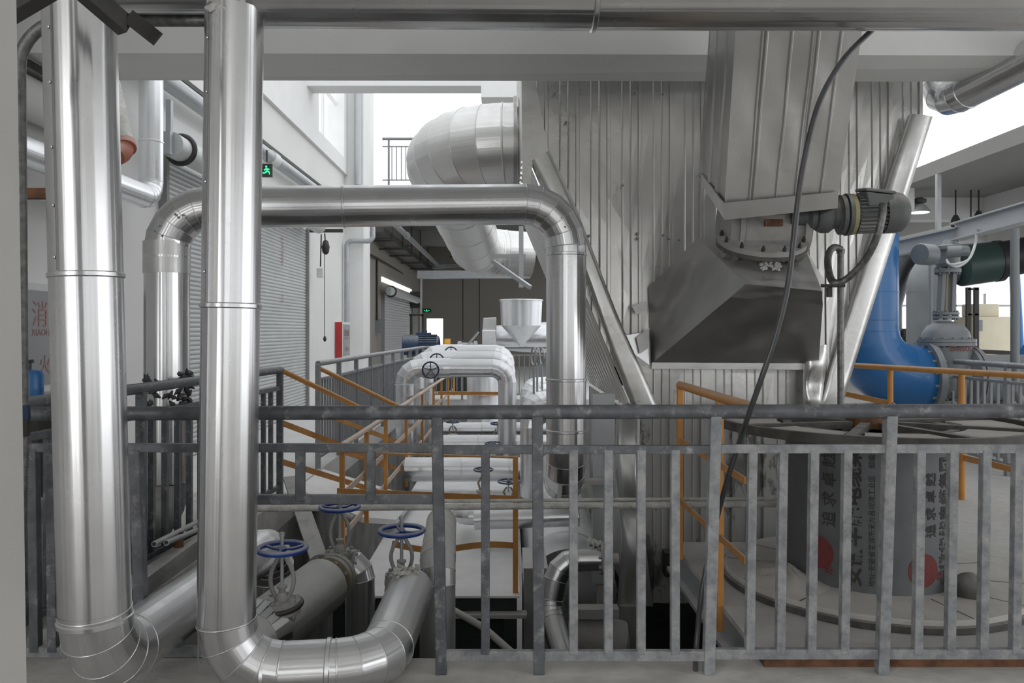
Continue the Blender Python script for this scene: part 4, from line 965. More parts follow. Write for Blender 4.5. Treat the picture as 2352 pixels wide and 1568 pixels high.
q = nb(); box(q, ax(1335, 5.8), ax(1414, 5.8), 5.8, 5.88, az(1113, 5.8), az(1102, 5.8)); obj('upper_crossbar', q, 'powder', cs)
q = nb(); box(q, ax(1424, 6.0), ax(1466, 6.0), 6.0, 6.1, -2.6, az(1392, 6.0)); obj('base_leg', q, 'cast', cs)
q = nb(); box(q, ax(1430, 6.05), ax(1640, 6.05), 6.3, 6.4, -.75, -.70); obj('dark_lintel', q, 'dark', cs)
q = nb(); lathe(q, [(.17, 0), (.17, .4), (.05, .45)], at(1340, 1450, 5.9) - Vector((.1, 0, 0)), frm=(1, 0, -.25), seg=28); tag(obj('capped_pipe_end', q, 'powder'), 'powder-caked stub of pipe low behind the railing balusters', 'pipe')
random.seed(31)
q = nb()
for k in range(60):
    c = at(1370 + random.uniform(-18, 18), 1255 + random.uniform(-14, 14), 5.3 + random.uniform(-.1, .1)); lathe(q, [(.004, -.03), (.018, 0), (.004, .03)], c, frm=(random.uniform(-1, 1), random.uniform(-1, 1), random.uniform(-1, 1)), seg=6)
tag(obj('insulation_wool', q, 'rag'), 'tuft of white wool above the swan-neck pipe', 'insulation', kind='stuff')
q = nb(); box(q, ax(1528, 6.0), ax(1568, 6.0), 6.0, 6.12, az(1325, 6.0), az(1270, 6.0)); tag(obj('junction_box', q, 'dark'), 'small dark box at the hopper base beside the platform corner', 'box')

# ================================================================ BIG ROUND DUCT
pipe('round_duct', 'very wide segmented round duct curving out from the hopper side', 'duct', [(.10, 7.6, 3.24), (-.66, 7.6, 3.22), (-.52, 13.4, 2.80), (.4, 13.6, 2.75)], .40, 'alu_duct', R=.62, gores=6, joints=((1, .35), (1, .55), (1, .75)), seg=56)
q = nb(); lathe(q, [(.46, 0), (.46, .03)], (.06, 7.6, 3.24), frm=(1, 0, 0), seg=48); lathe(q, [(.36, -.06), (.36, .10)], (.06, 7.6, 3.24), frm=(1, 0, 0), seg=48); tag(obj('duct_flange', q, 'alu_dull'), 'dark gap flange where the wide round duct meets the hopper', 'flange')
db = thing('duct_bracket', 'galvanised bracket propping the far end of the wide round duct', 'bracket', at(1180, 600, 10))
q = nb(); bar(q, at(1136, 588, 10.5), at(1207, 588, 10.5), .05, .05); obj('crossbar', q, 'duct', db)
q = nb(); bar(q, at(1132, 600, 10.5), at(1218, 660, 10.0), .05, .05); obj('brace', q, 'duct', db)
q = nb(); bar(q, at(1197, 520, 10.4), at(1197, 660, 10.4), .06, .06); obj('upright', q, 'duct', db)
# ================================================================ LEFT WALL
def shutter(label, x, y0, y1, z1, n, m='shutter', px=None, gap=True):
    t = thing('roller_shutter', label, 'shutter', (x, (y0 + y1) / 2, 0)); q = nb(); prev = None
    steps = n * 3
    for j in range(steps + 1):
        z = z1 * j / steps; dx = .022 if j % 3 else 0
        cur = (q.verts.new((x + dx, y0, z)), q.verts.new((x + dx, y1, z)))
        if prev: q.faces.new((prev[0], prev[1], cur[1], cur[0]))
        prev = cur
    obj('slat_curtain', q, m, t)
    for y_ in (y0 - .05, y1): q = nb(); box(q, x - .02, x + .07, y_, y_ + .06, 0, z1); obj('guide_rail', q, 'brown_gap', t)
    q = nb(); tube(q, [(x + .28, y0 - .45, z1 + .02), (x + .28, y1 - .1, z1 + .02)], .125, 28); obj('roller', q, 'alu_dull' if m != 'shutter' else 'shutter', t)
    q = nb(); torus(q, (x + .28, y0 - .2, z1 + .02), .14, .03, (0, 1, 0), 30, 8); obj('end_ring', q, 'dark', t)
    q = nb(); box(q, x + .22, x + .32, y0 - .56, y0 - .50, z1 - .10, z1 + .12); obj('end_bracket', q, 'steel', t)
    return t
sh = shutter('wide white roller shutter in the side wall behind the arched pipe', -3.63, 8.25, 14.05, 3.28, 62)
q = nb(); box(q, -3.64, -3.60, 8.2, 14.1, 3.45, 3.75); obj('gap_strip', q, 'white', sh)
q = nb(); box(q, -3.365, -3.315, 7.72, 7.78, 3.38, 3.72); obj('hanger_angle', q, 'steel', sh)
for z in (2.95, 2.1): text_mesh('5213800' if z > 2.5 else '110', .13, lambda x, y, z=z: (-3.600, 12.52 + y, z - x), 'print_pale', sh, 'lettering')
t2 = shutter('dim roller shutter in the bay below the gallery', -3.60, 22.6, 29.3, 2.55, 30, 'shutter')
q = nb(); box(q, -3.62, -3.58, 22.5, 29.4, 2.86, 3.0); tag(obj('transom_window', q, emit('daylit_glass', (1, .97, .9), 1.0)), 'narrow daylit gap above the dim roller shutter', 'window')
q = nb(); box(q, -3.60, -3.2, 28.9, 29.5, 2.3, 2.9); tag(obj('shutter_motor_box', q, 'dark'), 'black motor box at the far end of the dim roller shutter', 'motor box')
# clean pipe along the wall with exit sign
wq = thing('wall_pipe', 'white drain pipe running high along the side wall above the shutter', 'pipe', (-3.48, 7, 3.98))
q = nb(); tube(q, [(-3.46, 6.6, 3.98), (-3.46, 17.55, 3.98)], .092, 24); obj('straight_section', q, 'duct', wq)
for y_ in (11.4, 15.2): q = nb(); tube(q, [(-3.46, y_, 3.98), (-3.46, y_ + .28, 3.98)], .104, 24); obj('coupling', q, 'white', wq)
q = nb(); bar(q, (-3.6, 6.6, 4.22), (-3.6, 17.5, 4.22), .06, .05); tag(obj('cable_trunking', q, 'dark'), 'slim dark trunking just above the white drain pipe', 'trunking')
def exit_sign(label, c, w_, h_):
    t = thing('exit_sign', label, 'exit sign', c); c = Vector(c)
    q = nb(); box(q, c.x - w_ / 2, c.x + w_ / 2, c.y, c.y + .04, c.z - h_ / 2, c.z + h_ / 2); obj('case', q, 'dark', t)
    S = h_ * .8; q = nb()
    def L(a_, b_, tk_=.12): bar(q, c + Vector((a_[0] * S, -.006, a_[1] * S)), c + Vector((b_[0] * S, -.006, b_[1] * S)), .006, tk_ * S, up=Vector((0, 0, 1)) if abs(b_[0] - a_[0]) > .01 else Vector((0, 1, 0)))
    L((-.02, .18), (.05, -.08), .16); L((.05, -.08), (.26, -.2)); L((.26, -.2), (.24, -.42)); L((.05, -.08), (-.16, -.25)); L((-.16, -.25), (-.38, -.25)); L((-.02, .16), (.25, .06)); L((-.02, .16), (-.25, .0))
    lathe(q, [(.09 * S, 0), (.09 * S, .006)], c + Vector((-.05 * S, -.009, .34 * S)), frm=(0, 1, 0), seg=14)
    if w_ > h_ * 1.4:
        for s in (-1, 1): L((s * .55, 0), (s * .9, 0)); L((s * .9, 0), (s * .72, .16)); L((s * .9, 0), (s * .72, -.16))
    obj('running_figure', q, 'green_on', t); return t
exit_sign('green running-man exit sign hanging under the white drain pipe', at(613, 391, 10.2), .13, .17)
exit_sign('wide green running-man exit sign on the rear wall above the doorway', at(980, 713, 31.96), .36, .15)
q = nb(); bar(q, at(613, 372, 10.2) , at(613, 345, 10.2), .02, .02); tag(obj('sign_hanger', q, 'dark'), 'short dark hanger holding the near exit sign', 'hanger')
# left cluster of pipes
lp = pipe('wall_bend_pipe', 'aluminium-clad pipe along the side wall turning straight up', 'pipe', [(-3.34, 4.2, 2.68), (-3.34, 7.35, 2.68), (-3.34, 7.35, 6.)], .107, 'alu_white', R=.16, gores=4, joints=((1, .16), (0, .5)), seg=32)
q = nb(); tube(q, [(-3.5, 4.0, 2.45), (-3.5, 7.0, 2.45)], .035, 14); tag(obj('thin_wall_pipe', q, 'white'), 'thin pale pipe under the clad pipe along the side wall', 'pipe')
oc = thing('grooved_drain_pipe', 'dust-covered downpipe with an orange coupling at its lower end', 'pipe', at(280, 350, 6.2))
q = nb(); tube(q, [at(246, 150, 6.6), at(281, 330, 6.2)], .085, 24, r_list=[.07, .09]); obj('straight_section', q, 'rag', oc)
q = nb(); ps = arc_corner(at(275, 310, 6.2), at(284, 352, 6.2), at(240, 352, 6.0), .10, 6); tube(q, ps + [at(262, 356, 6.1)], .088, 22); obj('elbow', q, 'orange', oc)
q = nb(); tube(q, [at(274, 352, 6.15), at(240, 345, 6.0)], .07, 20); obj('stub', q, 'steel', oc)
q = nb(); lathe(q, [(.098, -.03), (.098, .03)], at(282, 335, 6.2), frm=at(281, 330, 6.2) - at(246, 150, 6.6), seg=24); obj('coupling', q, 'orange', oc)
tr = thing('roller_housing', 'pale boxed shutter roller on the side wall near the thick upright pipe', 'shutter housing', at(80, 250, 6.0))
q = nb(); tube(q, [(-3.42, 3.8, 3.1), (-3.42, 6.3, 3.1)], .15, 24); obj('roller', q, 'wall', tr)
q = nb(); box(q, -3.64, -3.28, 3.8, 6.25, 3.28, 3.31); box(q, -3.64, -3.6, 3.8, 6.25, 2.9, 3.3); obj('housing', q, 'wall', tr)
q = nb(); bar(q, (-3.27, 3.8, 3.27), (-3.27, 6.2, 3.27), .02, .05); obj('trim_strip', q, 'dark', tr)
# fire hydrant cabinets
def hydrant(label, x0, x1, y0, y1, z0, z1, body='white', side='red', big=False):
    t = thing('fire_cabinet', label, 'fire cabinet', (x0, y0, z0))
    q = nb(); box(q, x0, x1, y0, y1, z0, z1); obj('case', q, body, t, .006)
    if side == 'red': q = nb(); box(q, x0 + .005, x1 - .005, y0 - .008, y0, z0, z1); obj('red_side', q, 'red', t)
    m_ = .06 * (y1 - y0); q = nb(); box(q, x1, x1 + .008, y0 + m_, y1 - m_, z0 + m_, z1 - m_); obj('glass_door', q, 'glass', t)
    s = (y1 - y0) / 6.0
    fn = lambda ya, z, sz: (lambda x, y: (x1 + .0105, ya + x, z + y))
    W = y1 - y0
    text_mesh('消火栓', W * .21, fn(y0 + W * .17, z0 + (z1 - z0) * .62, 1), 'print_red' if not big else 'print_pale', t, 'lettering')
    text_mesh('XIAOHUOSHUAN', W * .072, fn(y0 + W * .17, z0 + (z1 - z0) * .52, 1), 'print_pale', t, 'lettering')
    text_mesh('火警119', W * .15, fn(y0 + W * .26, z0 + (z1 - z0) * .19, 1), 'print_pale', t, 'lettering')
    return t
hydrant('grey-glazed fire hydrant cabinet on the side wall behind the thick upright pipe', -3.645, -3.48, 5.55, 6.55, .98, 1.80, side='none', big=True)
hydrant('small fire hydrant cabinet with a red side, by the white pilaster', -3.645, -3.49, 16.6, 17.4, .86, 1.63)
# galvanised downpipe feeding the cabinet
pipe('sprinkler_pipe', 'slim galvanised pipe rising from the red-sided fire cabinet and bending across the pilaster', 'pipe', [(-3.55, 17.35, 1.62), (-3.55, 17.35, az(553, 17.35)), (-2.98, 17.4, az(553, 17.35)), (-2.98, 17.4, 3.95)], .055, 'steel', R=.12, round_bend=True, seg=16)
q = nb(); tube(q, [at(822, 425, 17.52), at(822, 185, 17.52)], .078, 18); tag(obj('down_pipe', q, 'duct'), 'tall galvanised downpipe on the front of the white pilaster, upper storey', 'pipe')
# chain hoist operator
ho = thing('shutter_chain', 'dark shutter operator with hanging chain and control box beside the shutter', 'chain', at(745, 560, 14.6))
q = nb(); bar(q, (-3.65, 14.3, 3.27), (-3.0, 14.3, 3.27), .06, .06); obj('bracket', q, 'dark', ho)
q = nb(); lathe(q, [(.02, -.14), (.06, -.10), (.075, 0), (.05, .10), (.02, .13)], at(748, 567, 14.4), seg=16); obj('hook_block', q, 'dark', ho)
q = nb(); tube(q, [at(746, 536, 14.4), at(747, 556, 14.4)], .012, 8); tube(q, [at(738, 538, 14.4), at(736, 612, 14.4)], .012, 8); tube(q, [at(745, 575, 14.4), at(745, 772, 14.4)], .006, 6); obj('pull_cord', q, 'dark', ho)
q = nb(); lathe(q, [(.015, -.05), (.035, 0), (.015, .05)], at(746, 778, 14.4), seg=10); obj('cord_handle', q, 'dark', ho)
q = nb(); c = at(734, 626, 14.5); box(q, c.x - .055, c.x + .055, c.y, c.y + .08, c.z - .09, c.z + .08); obj('control_box', q, 'white', ho)

# ================================================================ REAR BAY
gr = railing('gallery_railing', 'thin grey railing on the bright upper gallery', 'railing', (-3.2, 20.1, 5.15), (-.5, 20.1, 5.15), top=1.22, tr=.035, rails=((1.02, .03), (.16, .03)), posts=(.06, .32, .58, .84), bal=[.09 + .0443 * i for i in range(20)], bw=.022, pw=.05, m='rail_far')
q = nb(); box(q, -.3, .2, 22, 22.4, 5.15, 12); tag(obj('gallery_column', q, 'wall_up'), 'pale column standing on the upper gallery', 'column')
tray = thing('cable_tray', 'dark cable tray hung below the gallery along the side wall', 'cable tray', (-3.2, 25, 3.9))
q = nb(); box(q, -3.45, -2.95, 18.8, 31.5, 3.78, 3.82); box(q, -2.97, -2.95, 18.8, 31.5, 3.82, 3.94); obj('tray', q, 'dark', tray)
for y_ in (20, 22, 24, 26.5, 29): q = nb(); bar(q, (-2.93, y_, 3.78), (-2.93, y_, 4.85), .03, .03); bar(q, (-3.6, y_, 3.74), (-2.9, y_, 3.74), .04, .04); obj('hanger', q, 'dark', tray)
q = nb(); tube(q, [(-2.72, 18.8, 4.02), (-2.72, 31.5, 4.02)], .075, 16); lathe(q, [(.095, -.08), (.095, .08)], (-2.72, 21.2, 4.02), frm=(0, 1, 0), seg=18); tag(obj('ceiling_pipe', q, 'steel'), 'grey pipe hung beside the dark cable tray under the gallery', 'pipe')
q = nb(); tube(q, [at(851, 585, 19.9), at(866, 593, 21.5), at(905, 616, 25), at(930, 632, 28), at(930, 662, 28.2)], .03, 8); tube(q, [at(866, 593, 21.5), at(866, 735, 21.5)], .03, 8); tag(obj('wall_conduit', q, 'dark'), 'thin black conduit looping along the side wall to a grey box', 'conduit')
q = nb(); c = at(872, 749, 21.5); box(q, c.x - .13, c.x + .13, c.y, c.y + .12, c.z - .20, c.z + .20); tag(obj('electric_box', q, 'valve'), 'grey electric box on the side wall under the black conduit', 'electric box')
q = nb(); box(q, ax(958, 24), ax(1210, 24), 24, 24.3, az(639, 24), az(621, 24)); tag(obj('overhead_tray', q, 'steel'), 'bright galvanised trunking spanning the rear bay', 'cable trunking')
q = nb(); bar(q, at(968, 640, 24.1), Vector((ax(966, 24.1), 24.1, 0)), .06, .08); tag(obj('tray_riser', q, 'steel'), 'galvanised riser dropping from the bright trunking to the floor', 'cable riser')
fr = thing('ladder_frame', 'dark steel frame standing behind the blue motor', 'frame', at(958, 790, 23))
for px in (944, 971): q = nb(); bar(q, at(px, 723, 22.5), Vector((ax(px, 22.5), 22.5, 0)), .06, .06); obj('upright', q, 'dark', fr)
q = nb(); bar(q, at(940, 723, 22.5), at(973, 723, 22.5), .06, .06); obj('crossbar', q, 'dark', fr)
for i, (px, y0) in enumerate(((1063, 588), (1101, 600))):
    q = nb(); bar(q, Vector((ax(px, 26.8), 26.8, 4.36)), at(px, 780 if i == 0 else 770, 26.8), .035, .035)
    if i == 0: bar(q, at(1032, 590, 26.8), at(1072, 590, 26.8), .06, .04)
    tag(obj('hanging_rod', q, 'green_dark'), ('thin dark rod with a crossbar top in the rear bay', 'thin dark rod hanging near the cone in the rear bay')[i], 'rod')
q = nb(); tube(q, [at(850, 600 + 8, 31), at(1200, 608, 31)], .06, 10); tube(q, [at(900, 622, 31), at(1200, 600, 30)], .04, 10); tag(obj('far_ceiling_pipes', q, 'steel'), 'pale pipe crossing under the rear bay ceiling', 'pipe')
bpy.data.objects['far_ceiling_pipes'].name = 'far_ceiling_pipe'
q = nb(); box(q, ax(973, 34), ax(1012, 34), 34, 34.1, 0, 2.6); tag(obj('daylit_passage', q, emit('daylit_white', (1, 1, 1), 1.)), 'daylit white passage seen through the rear doorway', 'passage')
# blue motor, coupling, bearing, fan
mt = thing('blue_motor', 'dark blue electric motor on the floor in the rear bay', 'motor', (-2.1, 19, 0))
cz = az(792, 19)
q = nb(); lathe(q, [(.20, -.47), (.24, -.45), (.25, -.40), (.25, -.08)], (-2.06, 19, cz), frm=(1, 0, 0), seg=32); obj('fan_cover', q, 'navy', mt)
q = nb(); lathe(q, [(.22, -.08), (.22, .40), (.15, .43)], (-2.06, 19, cz), frm=(1, 0, 0), seg=32)
for k in range(24): an = 2 * PI * k / 24; o = Vector((0, math.cos(an), math.sin(an))); bar(q, Vector((-2.12, 19, cz)) + o * .235, Vector((-1.70, 19, cz)) + o * .235, .01, .04, up=o)
obj('finned_body', q, 'navy', mt)
q = nb(); box(q, -2.2, -1.85, 18.9, 19.1, cz + .22, cz + .30); torus(q, (-2.0, 19, cz + .33), .05, .012, (0, 1, 0), 16, 6); obj('lifting_eye', q, 'navy', mt)
q = nb(); box(q, -2.4, -1.6, 18.8, 19.2, cz - .55, cz - .22); box(q, -2.5, -.3, 18.7, 19.3, 0, cz - .5); obj('base_frame', q, 'green_dark', mt)
q = nb(); lathe(q, [(.16, -.07), (.165, -.06), (.165, .06), (.16, .07)], (ax(1028, 19), 19, az(793, 19)), frm=(1, 0, 0), seg=28); tag(obj('coupling_guard', q, mat('guard_yellow', (.75, .36, .02), .5)), 'bright yellow coupling guard beside the blue motor', 'coupling guard')
be = thing('bearing_housing', 'grey bearing housing between the yellow guard and the fan casing', 'bearing', (-1.0, 19, .5))
q = nb(); lathe(q, [(.03, -.40), (.03, -.26), (.11, -.25), (.12, -.18), (.08, -.14), (.08, .12), (.12, .15), (.12, .22), (.04, .24), (.04, .5)], (-.95, 19, az(794, 19)), frm=(1, 0, 0), seg=24); obj('housing', q, 'steel', be)
q = nb(); box(q, -1.25, -.65, 18.85, 19.15, .3, az(794, 19) - .06); obj('pedestal', q, 'cast', be)
fa = thing('fan_casing', 'bright insulated fan casing with flat upright sides', 'fan', (-.44, 18, 0))
q = nb(); hexa(q, [at(1107, 818, 17.6), at(1139, 818, 17.6), at(1139, 818, 18.6), at(1107, 818, 18.6), at(1107, 757, 17.6), at(1140, 757, 17.6), at(1140, 757, 18.6), at(1107, 757, 18.6)]); obj('lower_casing', q, 'alu_white', fa, .02)
q = nb(); hexa(q, [at(1108, 757, 17.7), at(1140, 757, 17.7), at(1140, 757, 18.5), at(1108, 757, 18.5), at(1110, 730, 17.7), at(1140, 728, 17.7), at(1140, 728, 18.5), at(1110, 730, 18.5)]); obj('upper_casing', q, 'alu_dusty', fa, .02)
q = nb(); hexa(q, [at(1107, 818, 17.6) + Vector((.02, .05, -.9)), at(1137, 818, 17.6) + Vector((0, .05, -.9)), at(1137, 818, 18.5) + Vector((0, 0, -.9)), at(1107, 818, 18.5) + Vector((.02, 0, -.9)), at(1107, 818, 17.65), at(1137, 818, 17.65), at(1137, 818, 18.5), at(1107, 818, 18.5)]); obj('plinth', q, 'powder', fa)
q = nb(); lathe(q, [(.28, 0), (.30, .25), (.34, .6), (.36, 1.2)], (ax(1140, 18), 18.3, az(775, 18)), frm=(1, 0, 0), seg=32); obj('inlet_duct', q, 'alu_white', fa)
q = nb(); bar(q, at(1100, 762, 17.8), at(1060, 808, 17.8), .03, .05); obj('brace', q, 'steel', fa)
co_ = thing('clad_cone', 'shiny clad cone standing open end up on the fan duct', 'cone', at(1197, 780, 18))
q = nb(); lathe(q, [(.04, -.86), (.44, -.42), (.465, .10), (.47, .14)], at(1197, 704, 17.3), seg=40); obj('cone', q, 'alu_white', co_)
q = nb(); lathe(q, [(.47, 0), (.485, .01), (.485, .03), (.47, .04)], at(1197, 692, 17.3), seg=40); obj('rim', q, 'alu_white', co_)

# ================================================================ RIGHT BAY
bp_ = thing('blue_riser_pipe', 'thick bright blue riser pipe flaring into an elbow at the floor', 'pipe', at(2010, 870, 9.0))
Yp = 9.0
q = nb(); tube(q, [at(1985, 520, Yp), at(1985, 735, Yp)], .36, 40, cap=False); obj('riser', q, 'blue_pipe', bp_)
ps = arc_corner(at(1985, 700, Yp), at(1985, 868, Yp), at(2150, 868, Yp), .55, 6)
q = nb(); tube(q, [at(1985, 735, Yp)] + ps + [at(2120, 868, Yp)], .36, 40, sharp=True, r_list=[.36] + [.36 + .004 * i for i in range(len(ps))] + [.36]); obj('elbow', q, 'blue_pipe', bp_)
for y in (672, 760, 735): q = nb(); seam(q, at(1985, y, Yp), (0, 0, 1), .36, .008, .004, 40); obj('weld_seam', q, 'blue_pipe', bp_)
q = nb(); flange(q, at(2124, 868, Yp), (1, 0, 0), .43, .07, 16, .02); obj('flange', q, 'valve', bp_)
q = nb(); box(q, at(1985, 0, Yp).x - .2, at(1985, 0, Yp).x + .3, 8.8, 9.2, 0, .6); obj('pedestal', q, 'powder', bp_)
gv = thing('gate_valve', 'large grey motorised gate valve bolted to the blue elbow', 'valve', at(2175, 1000, Yp))
cx = ax(2176, Yp)
q = nb(); lathe(q, [(.36, -.24), (.36, -.20), (.25, -.14), (.25, .14), (.36, .20), (.36, .24)], (cx, Yp, az(868, Yp)), frm=(1, 0, 0), seg=36); obj('body', q, 'valve', gv)
q = nb(); lathe(q, [(.24, az(868, Yp)), (.27, az(812, Yp)), (.27, az(796, Yp))], (cx - .02, Yp, 0), seg=32); obj('neck', q, 'valve', gv)
q = nb(); flange(q, (cx - .02, Yp, az(790, Yp)), (0, 0, 1), .31, .035, 16, .018); flange(q, (cx - .02, Yp, az(782, Yp)), (0, 0, 1), .31, .035, 16, .018); obj('bonnet_flange', q, 'valve', gv)
q = nb(); h0 = az(778, Yp); lathe(q, [(.26, 0), (.24, .08), (.19, .15), (.11, .19), (.09, .20)], (cx - .02, Yp, h0), seg=32); obj('dome', q, 'valve', gv)
q = nb(); flange(q, (cx - .02, Yp, az(728, Yp)), (0, 0, 1), .14, .03, 8, .014); flange(q, (cx - .02, Yp, az(720, Yp)), (0, 0, 1), .14, .03, 8, .014); flange(q, (cx + .0, Yp, az(622, Yp)), (0, 0, 1), .14, .04, 8, .014); obj('gland_flange', q, 'valve', gv)
for s in (-1, 1): q = nb(); bar(q, (cx - .02 + s * .065, Yp, az(718, Yp)), (cx + s * .06, Yp, az(625, Yp)), .05, .10); obj('yoke_arm', q, 'valve', gv, .01)
q = nb(); tube(q, [(cx - .02, Yp, az(718, Yp)), (cx, Yp, az(600, Yp))], .022, 12); obj('stem', q, 'brass', gv)
q = nb(); lathe(q, [(.10, -.12), (.13, -.08), (.13, .06), (.16, .08), (.16, .12), (.06, .14), (.03, .2)], (cx, Yp, az(590, Yp)), seg=28); obj('actuator_head', q, 'valve', gv)
q = nb(); lathe(q, [(.11, 0), (.12, .02), (.12, .20), (.08, .24)], at(2112, 583, Yp - .25), frm=(1, .55, 0), seg=28); obj('actuator_motor', q, 'valve', gv)
q = nb(); lathe(q, [(.06, 0), (.065, .02), (.06, .14)], at(2208, 577, Yp - .25), frm=(-1, .4, 0), seg=22); obj('actuator_gearbox', q, 'valve', gv)
q = nb(); lathe(q, [(.06, 0), (.06, .15)], at(2222, 576, Yp), frm=(-1, 0, 0), seg=20); obj('wiring_box', q, 'valve', gv)
for k in range(2):
    q = nb(); tube(q, smooth_path([at(2243, 528, Yp - .1), at(2240, 560, Yp - .25), at(2225, 595, Yp - .3), at(2200 - 4 * k, 612 - 6 * k, Yp - .3), at(2180, 606, Yp - .25), at(2175, 596, Yp - .15)], 6), .014, 8); obj('loose_wire', q, 'white', gv)
text_mesh('DN500', .085, lambda x, y: (cx - .14 + x, Yp - .30 + .0, az(805, Yp) + y), 'print_red', gv)
q = nb(); tube(q, [(cx + .25, Yp, az(868, Yp)), (cx + .9, Yp, az(868, Yp))], .27, 32); flange(q, (cx + .28, Yp, az(868, Yp)), (1, 0, 0), .36, .05, 14, .018); tag(obj('grey_pipe', q, 'valve'), 'grey flanged pipe leading on from the gate valve', 'pipe')
q = nb(); lathe(q, [(.20, 0), (.30, .05), (.34, .4), (.30, .9)], (cx + .95, Yp - .1, az(850, Yp)), frm=(1, 0, 0), seg=30); lathe(q, [(.36, .0), (.36, .05)], (cx + .95, Yp - .1, az(850, Yp)), frm=(1, 0, 0), seg=30); tag(obj('blue_pump', q, 'blue_pipe'), 'blue pump casing past the grey flanged pipe', 'pump')
for x_ in (cx - .15, cx + .55): q = nb(); box(q, x_, x_ + .2, 8.85, 9.15, 0, az(868, Yp) - .25); tag(obj('pipe_support', q, 'cast'), 'dusty support under the gate valve' if x_ < cx else 'dusty support under the grey flanged pipe', 'support')
# dark pipes
pipe('dark_riser', 'dark grey pipe rising beyond the gate valve and bending level overhead', 'pipe', [(ax(2133, 12), 12, .3), (ax(2133, 12), 12, az(612, 12)), (ax(2260, 12.2), 12.2, az(600, 12)), ], .31, 'valve', R=.42, round_bend=True, bands=False, seg=32)
q = nb(); tube(q, [at(2205, 612, 11.8), at(2285, 600, 11.8)], .30, 32); tag(obj('teal_pipe', q, 'teal'), 'dark teal pipe section beneath the steel beam', 'pipe')
q = nb(); tube(q, [at(2285, 600, 11.8), at(2480, 560, 11.4)], .27, 32); lathe(q, [(.31, 0), (.31, .08)], at(2285, 600, 11.8), frm=(1, -.1, .1), seg=30); tag(obj('black_pipe', q, 'blackpipe'), 'thick black pipe leading away from the teal section', 'pipe')
pipe('black_elbow_pipe', 'black pipe curving down between the blue riser and the dark grey pipe', 'pipe', [at(2180, 590, 13), at(2078, 592, 13), at(2046, 700, 13), Vector((ax(2046, 13), 13, 0))], .17, 'blackpipe', R=.4, round_bend=True, bands=False, seg=26)
q = nb(); lathe(q, [(.05, -.2), (.2, -.12), (.2, 0), (.12, .05), (.2, .12), (.05, .2)], at(2082, 782, 13), frm=(1, 0, 0), seg=20); bar(q, at(2082, 782, 13), Vector((ax(2082, 13), 13, 0)), .2, .2); tag(obj('dark_machine', q, 'dark'), 'small dark machine beside the blue riser elbow', 'machine')
# steel beam
sb = thing('steel_girder', 'pale grey steel girder slanting over the gate valve', 'girder', at(2140, 540, 9.6))
def girder(a_, b_, h):
    q = nb(); a_, b_ = Vector(a_), Vector(b_); bar(q, a_, b_, .02, h); bar(q, a_ + Vector((0, 0, h / 2)), b_ + Vector((0, 0, h / 2)), .16, .018); bar(q, a_ - Vector((0, 0, h / 2)), b_ - Vector((0, 0, h / 2)), .16, .018); return q
obj('web', girder(at(2040, 575, 9.9), at(2200, 540, 9.3), .17), 'duct', sb)
obj('web', girder(at(2195, 533, 9.3), at(2460, 460, 7.6), .19), 'duct', sb)
q = nb(); tube(q, [at(2331, 525, 8.2), at(2331, 895, 8.2), at(2350, 930, 8.2), at(2420, 940, 8.2)], .042, 16); tag(obj('grey_standpipe', q, 'valve'), 'slim grey standpipe under the steel girder', 'pipe')
q = nb(); tube(q, [at(2137, 600, 10.5), Vector((ax(2137, 10.5), 10.5, 0))], .025, 10); tag(obj('thin_standpipe', q, 'valve'), 'thin grey tube standing before the dark riser pipe', 'pipe')
q = nb(); bar(q, Vector((ax(2155, 11.5), 11.5, 3.74)), at(2155, 556, 11.5), .06, .06); tag(obj('girder_hanger', q, 'duct'), 'grey hanger rod tying the steel girder to the slab', 'hanger')
for i, (px, y1) in enumerate(((2195, 508), (2248, 498), (2230, 520))):
    q = nb(); tube(q, [at(px, 405 if i else 428, 12.8), at(px, y1, 12.8)], .012, 8); lathe(q, [(.02, -.12), (.07, -.08), (.07, .02), (.03, .1)], at(px, y1, 12.8), seg=14)
    tag(obj('hanging_lamp_hook', q, 'dark'), ('thin wire with a dark hook over the gate valve', 'thin wire with a dark hook, closest to the girder end', 'middle wire with a dark hook below the slab')[i], 'hook')
la = thing('bay_lamp', 'lit bell-shaped high-bay lamp under the side slab', 'lamp', at(2111, 465, 12.7))
c = at(2111, 488, 12.7)
q = nb(); lathe(q, [(.17, 0), (.16, .03), (.11, .10), (.05, .14)], c, seg=28); obj('shade', q, 'steel', la)
q = nb(); lathe(q, [(.15, -.005), (.15, .002)], c, seg=28); obj('diffuser', q, 'lamp', la)
q = nb(); lathe(q, [(.10, .15), (.11, .17), (.11, .21), (.05, .24)], c, seg=12); obj('driver', q, 'dark', la)
q = nb(); tube(q, [c + Vector((0, 0, .24)), Vector((c.x, c.y, 3.4))], .01, 8); obj('cord', q, 'dark', la)
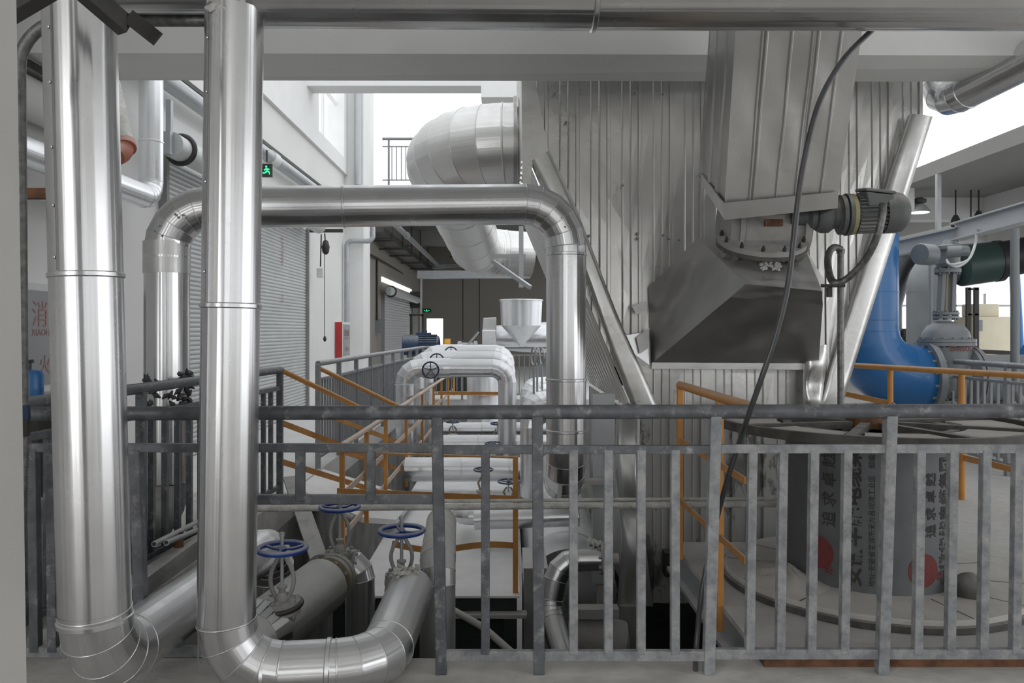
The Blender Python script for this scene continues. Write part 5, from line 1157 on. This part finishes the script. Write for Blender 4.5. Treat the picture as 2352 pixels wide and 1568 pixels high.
# railings
railing('rear_grey_railing', 'grey railing in front of the blue elbow and gate valve', 'railing', (5.05, 10.6, 0), (4.95, 6.6, 0), top=1.10, tr=.03, rails=((.93, .03), (.12, .03)), posts=(.0, .35, .7, 1), bal=[.03 * i for i in range(1, 33)], bw=.024, pw=.05, m='rail_far')
ra = thing('amber_guard_rail', 'two-post amber guard rail in front of the rear grey railing', 'railing', (3.7, 6.6, 0))
a_, b_ = at(1945, 838, 8.0), at(2450, 868, 5.7)
q = nb(); tube(q, [a_, b_], .026, 16); obj('handrail', q, 'yellow', ra)
for px, Y in ((2045, 7.45), (2209, 6.7), (2420, 5.8)):
    f = (px - 1945) / (2450 - 1945); q = nb(); p = Vector((ax(px, Y), Y, 0)); tube(q, [p, Vector((p.x, Y, az(840 + 26 * f, Y)))], .026, 14); obj('post', q, 'yellow', ra)
for y0, y1 in ((905, 1060),): q = nb(); bar(q, at(1930, 902, 8.0), at(2045, 926, 7.45), .012, .05); obj('flat_bar', q, 'amber_flat', ra)
q = nb(); bar(q, at(2045, 926, 7.45), at(2209, 1050, 6.7), .012, .05); bar(q, at(2209, 1050, 6.7), at(2420, 1100, 5.8), .012, .05); obj('flat_bar', q, 'amber_flat', ra)
# machines in the far bright bay
mb = thing('cream_cabinet', 'cream machine cabinet in the bright far bay', 'cabinet', at(2275, 760, 22))
q = nb(); box(q, ax(2238, 22), ax(2322, 22), 22, 23, 0, az(727, 22)); obj('lower_cabinet', q, 'cream', mb, .03)
q = nb(); box(q, ax(2246, 22), ax(2306, 22), 22.2, 22.8, az(727, 22), az(697, 22)); obj('upper_cabinet', q, 'cream', mb, .03)
q = nb(); box(q, ax(2246, 22), ax(2256, 22), 21.98, 22, az(760, 22), az(735, 22)); obj('switch_panel', q, 'valve', mb)
df = thing('upright_rack', 'dark upright steel frame beside the cream cabinet', 'rack', at(2240, 790, 18))
for px in (2224, 2242): q = nb(); bar(q, Vector((ax(px, 18), 18, 0)), at(px, 660, 18), .10, .06); obj('upright', q, 'dark', df)
for py in (664, 722): q = nb(); bar(q, at(2222, py, 18), at(2246, py, 18), .06, .04); obj('rung', q, 'dark', df)
q = nb(); tube(q, [at(2330, 620, 20), Vector((ax(2345, 20), 20, 0))], .12, 18); tag(obj('blue_post', q, 'blue_pipe'), 'blue upright pipe at the edge of the bright far bay', 'pipe')
q = nb(); bar(q, at(2230, 806, 15), at(2352, 812, 15), .08, .08); bar(q, at(2236, 806, 15), Vector((ax(2236, 15), 15, 0)), .05, .05); bar(q, at(2340, 812, 15), Vector((ax(2340, 15), 15, 0)), .05, .05); tag(obj('barrier_bar', q, 'dark'), 'dark low barrier in front of the cream cabinet', 'barrier')
# ================================================================ groups of repeats
GROUPS = dict(globe_valve='blue-wheeled valves beyond the front railing', small_valve='small dark-wheeled valves over the powdered pipes', hoop_pipe='three parallel pipe hoops',
 cross_pipe='powdered pipes lying across the pit', bent_branch_pipe='bent branch pipes behind the arched pipe', edge_on_handwheel='handwheels seen edge-on', stair_handrail='amber stair handrails',
 steel_tube='loose steel tubes', thin_pipe='thin pipes stretching across the pit', hanging_lamp_hook='hooks hanging under the side slab', hanging_rod='thin rods in the rear bay',
 fire_cabinet='fire hydrant cabinets on the side wall', exit_sign='green exit signs', roller_shutter='roller shutters in the side wall', insulated_pipe='upright clad pipes before the railing',
 drop_pipe='pipes dropping into the pit', insulation_wool='tufts of insulation wool', pipe_support='supports under the valve line', bypass_pipe='bypass pipes above the tank cover')
for o in list(bpy.data.objects):
    if o.parent is None and o.get('label') and not o.get('group'):
        k = o.name.split('.')[0]
        if k in GROUPS: o['group'] = GROUPS[k]
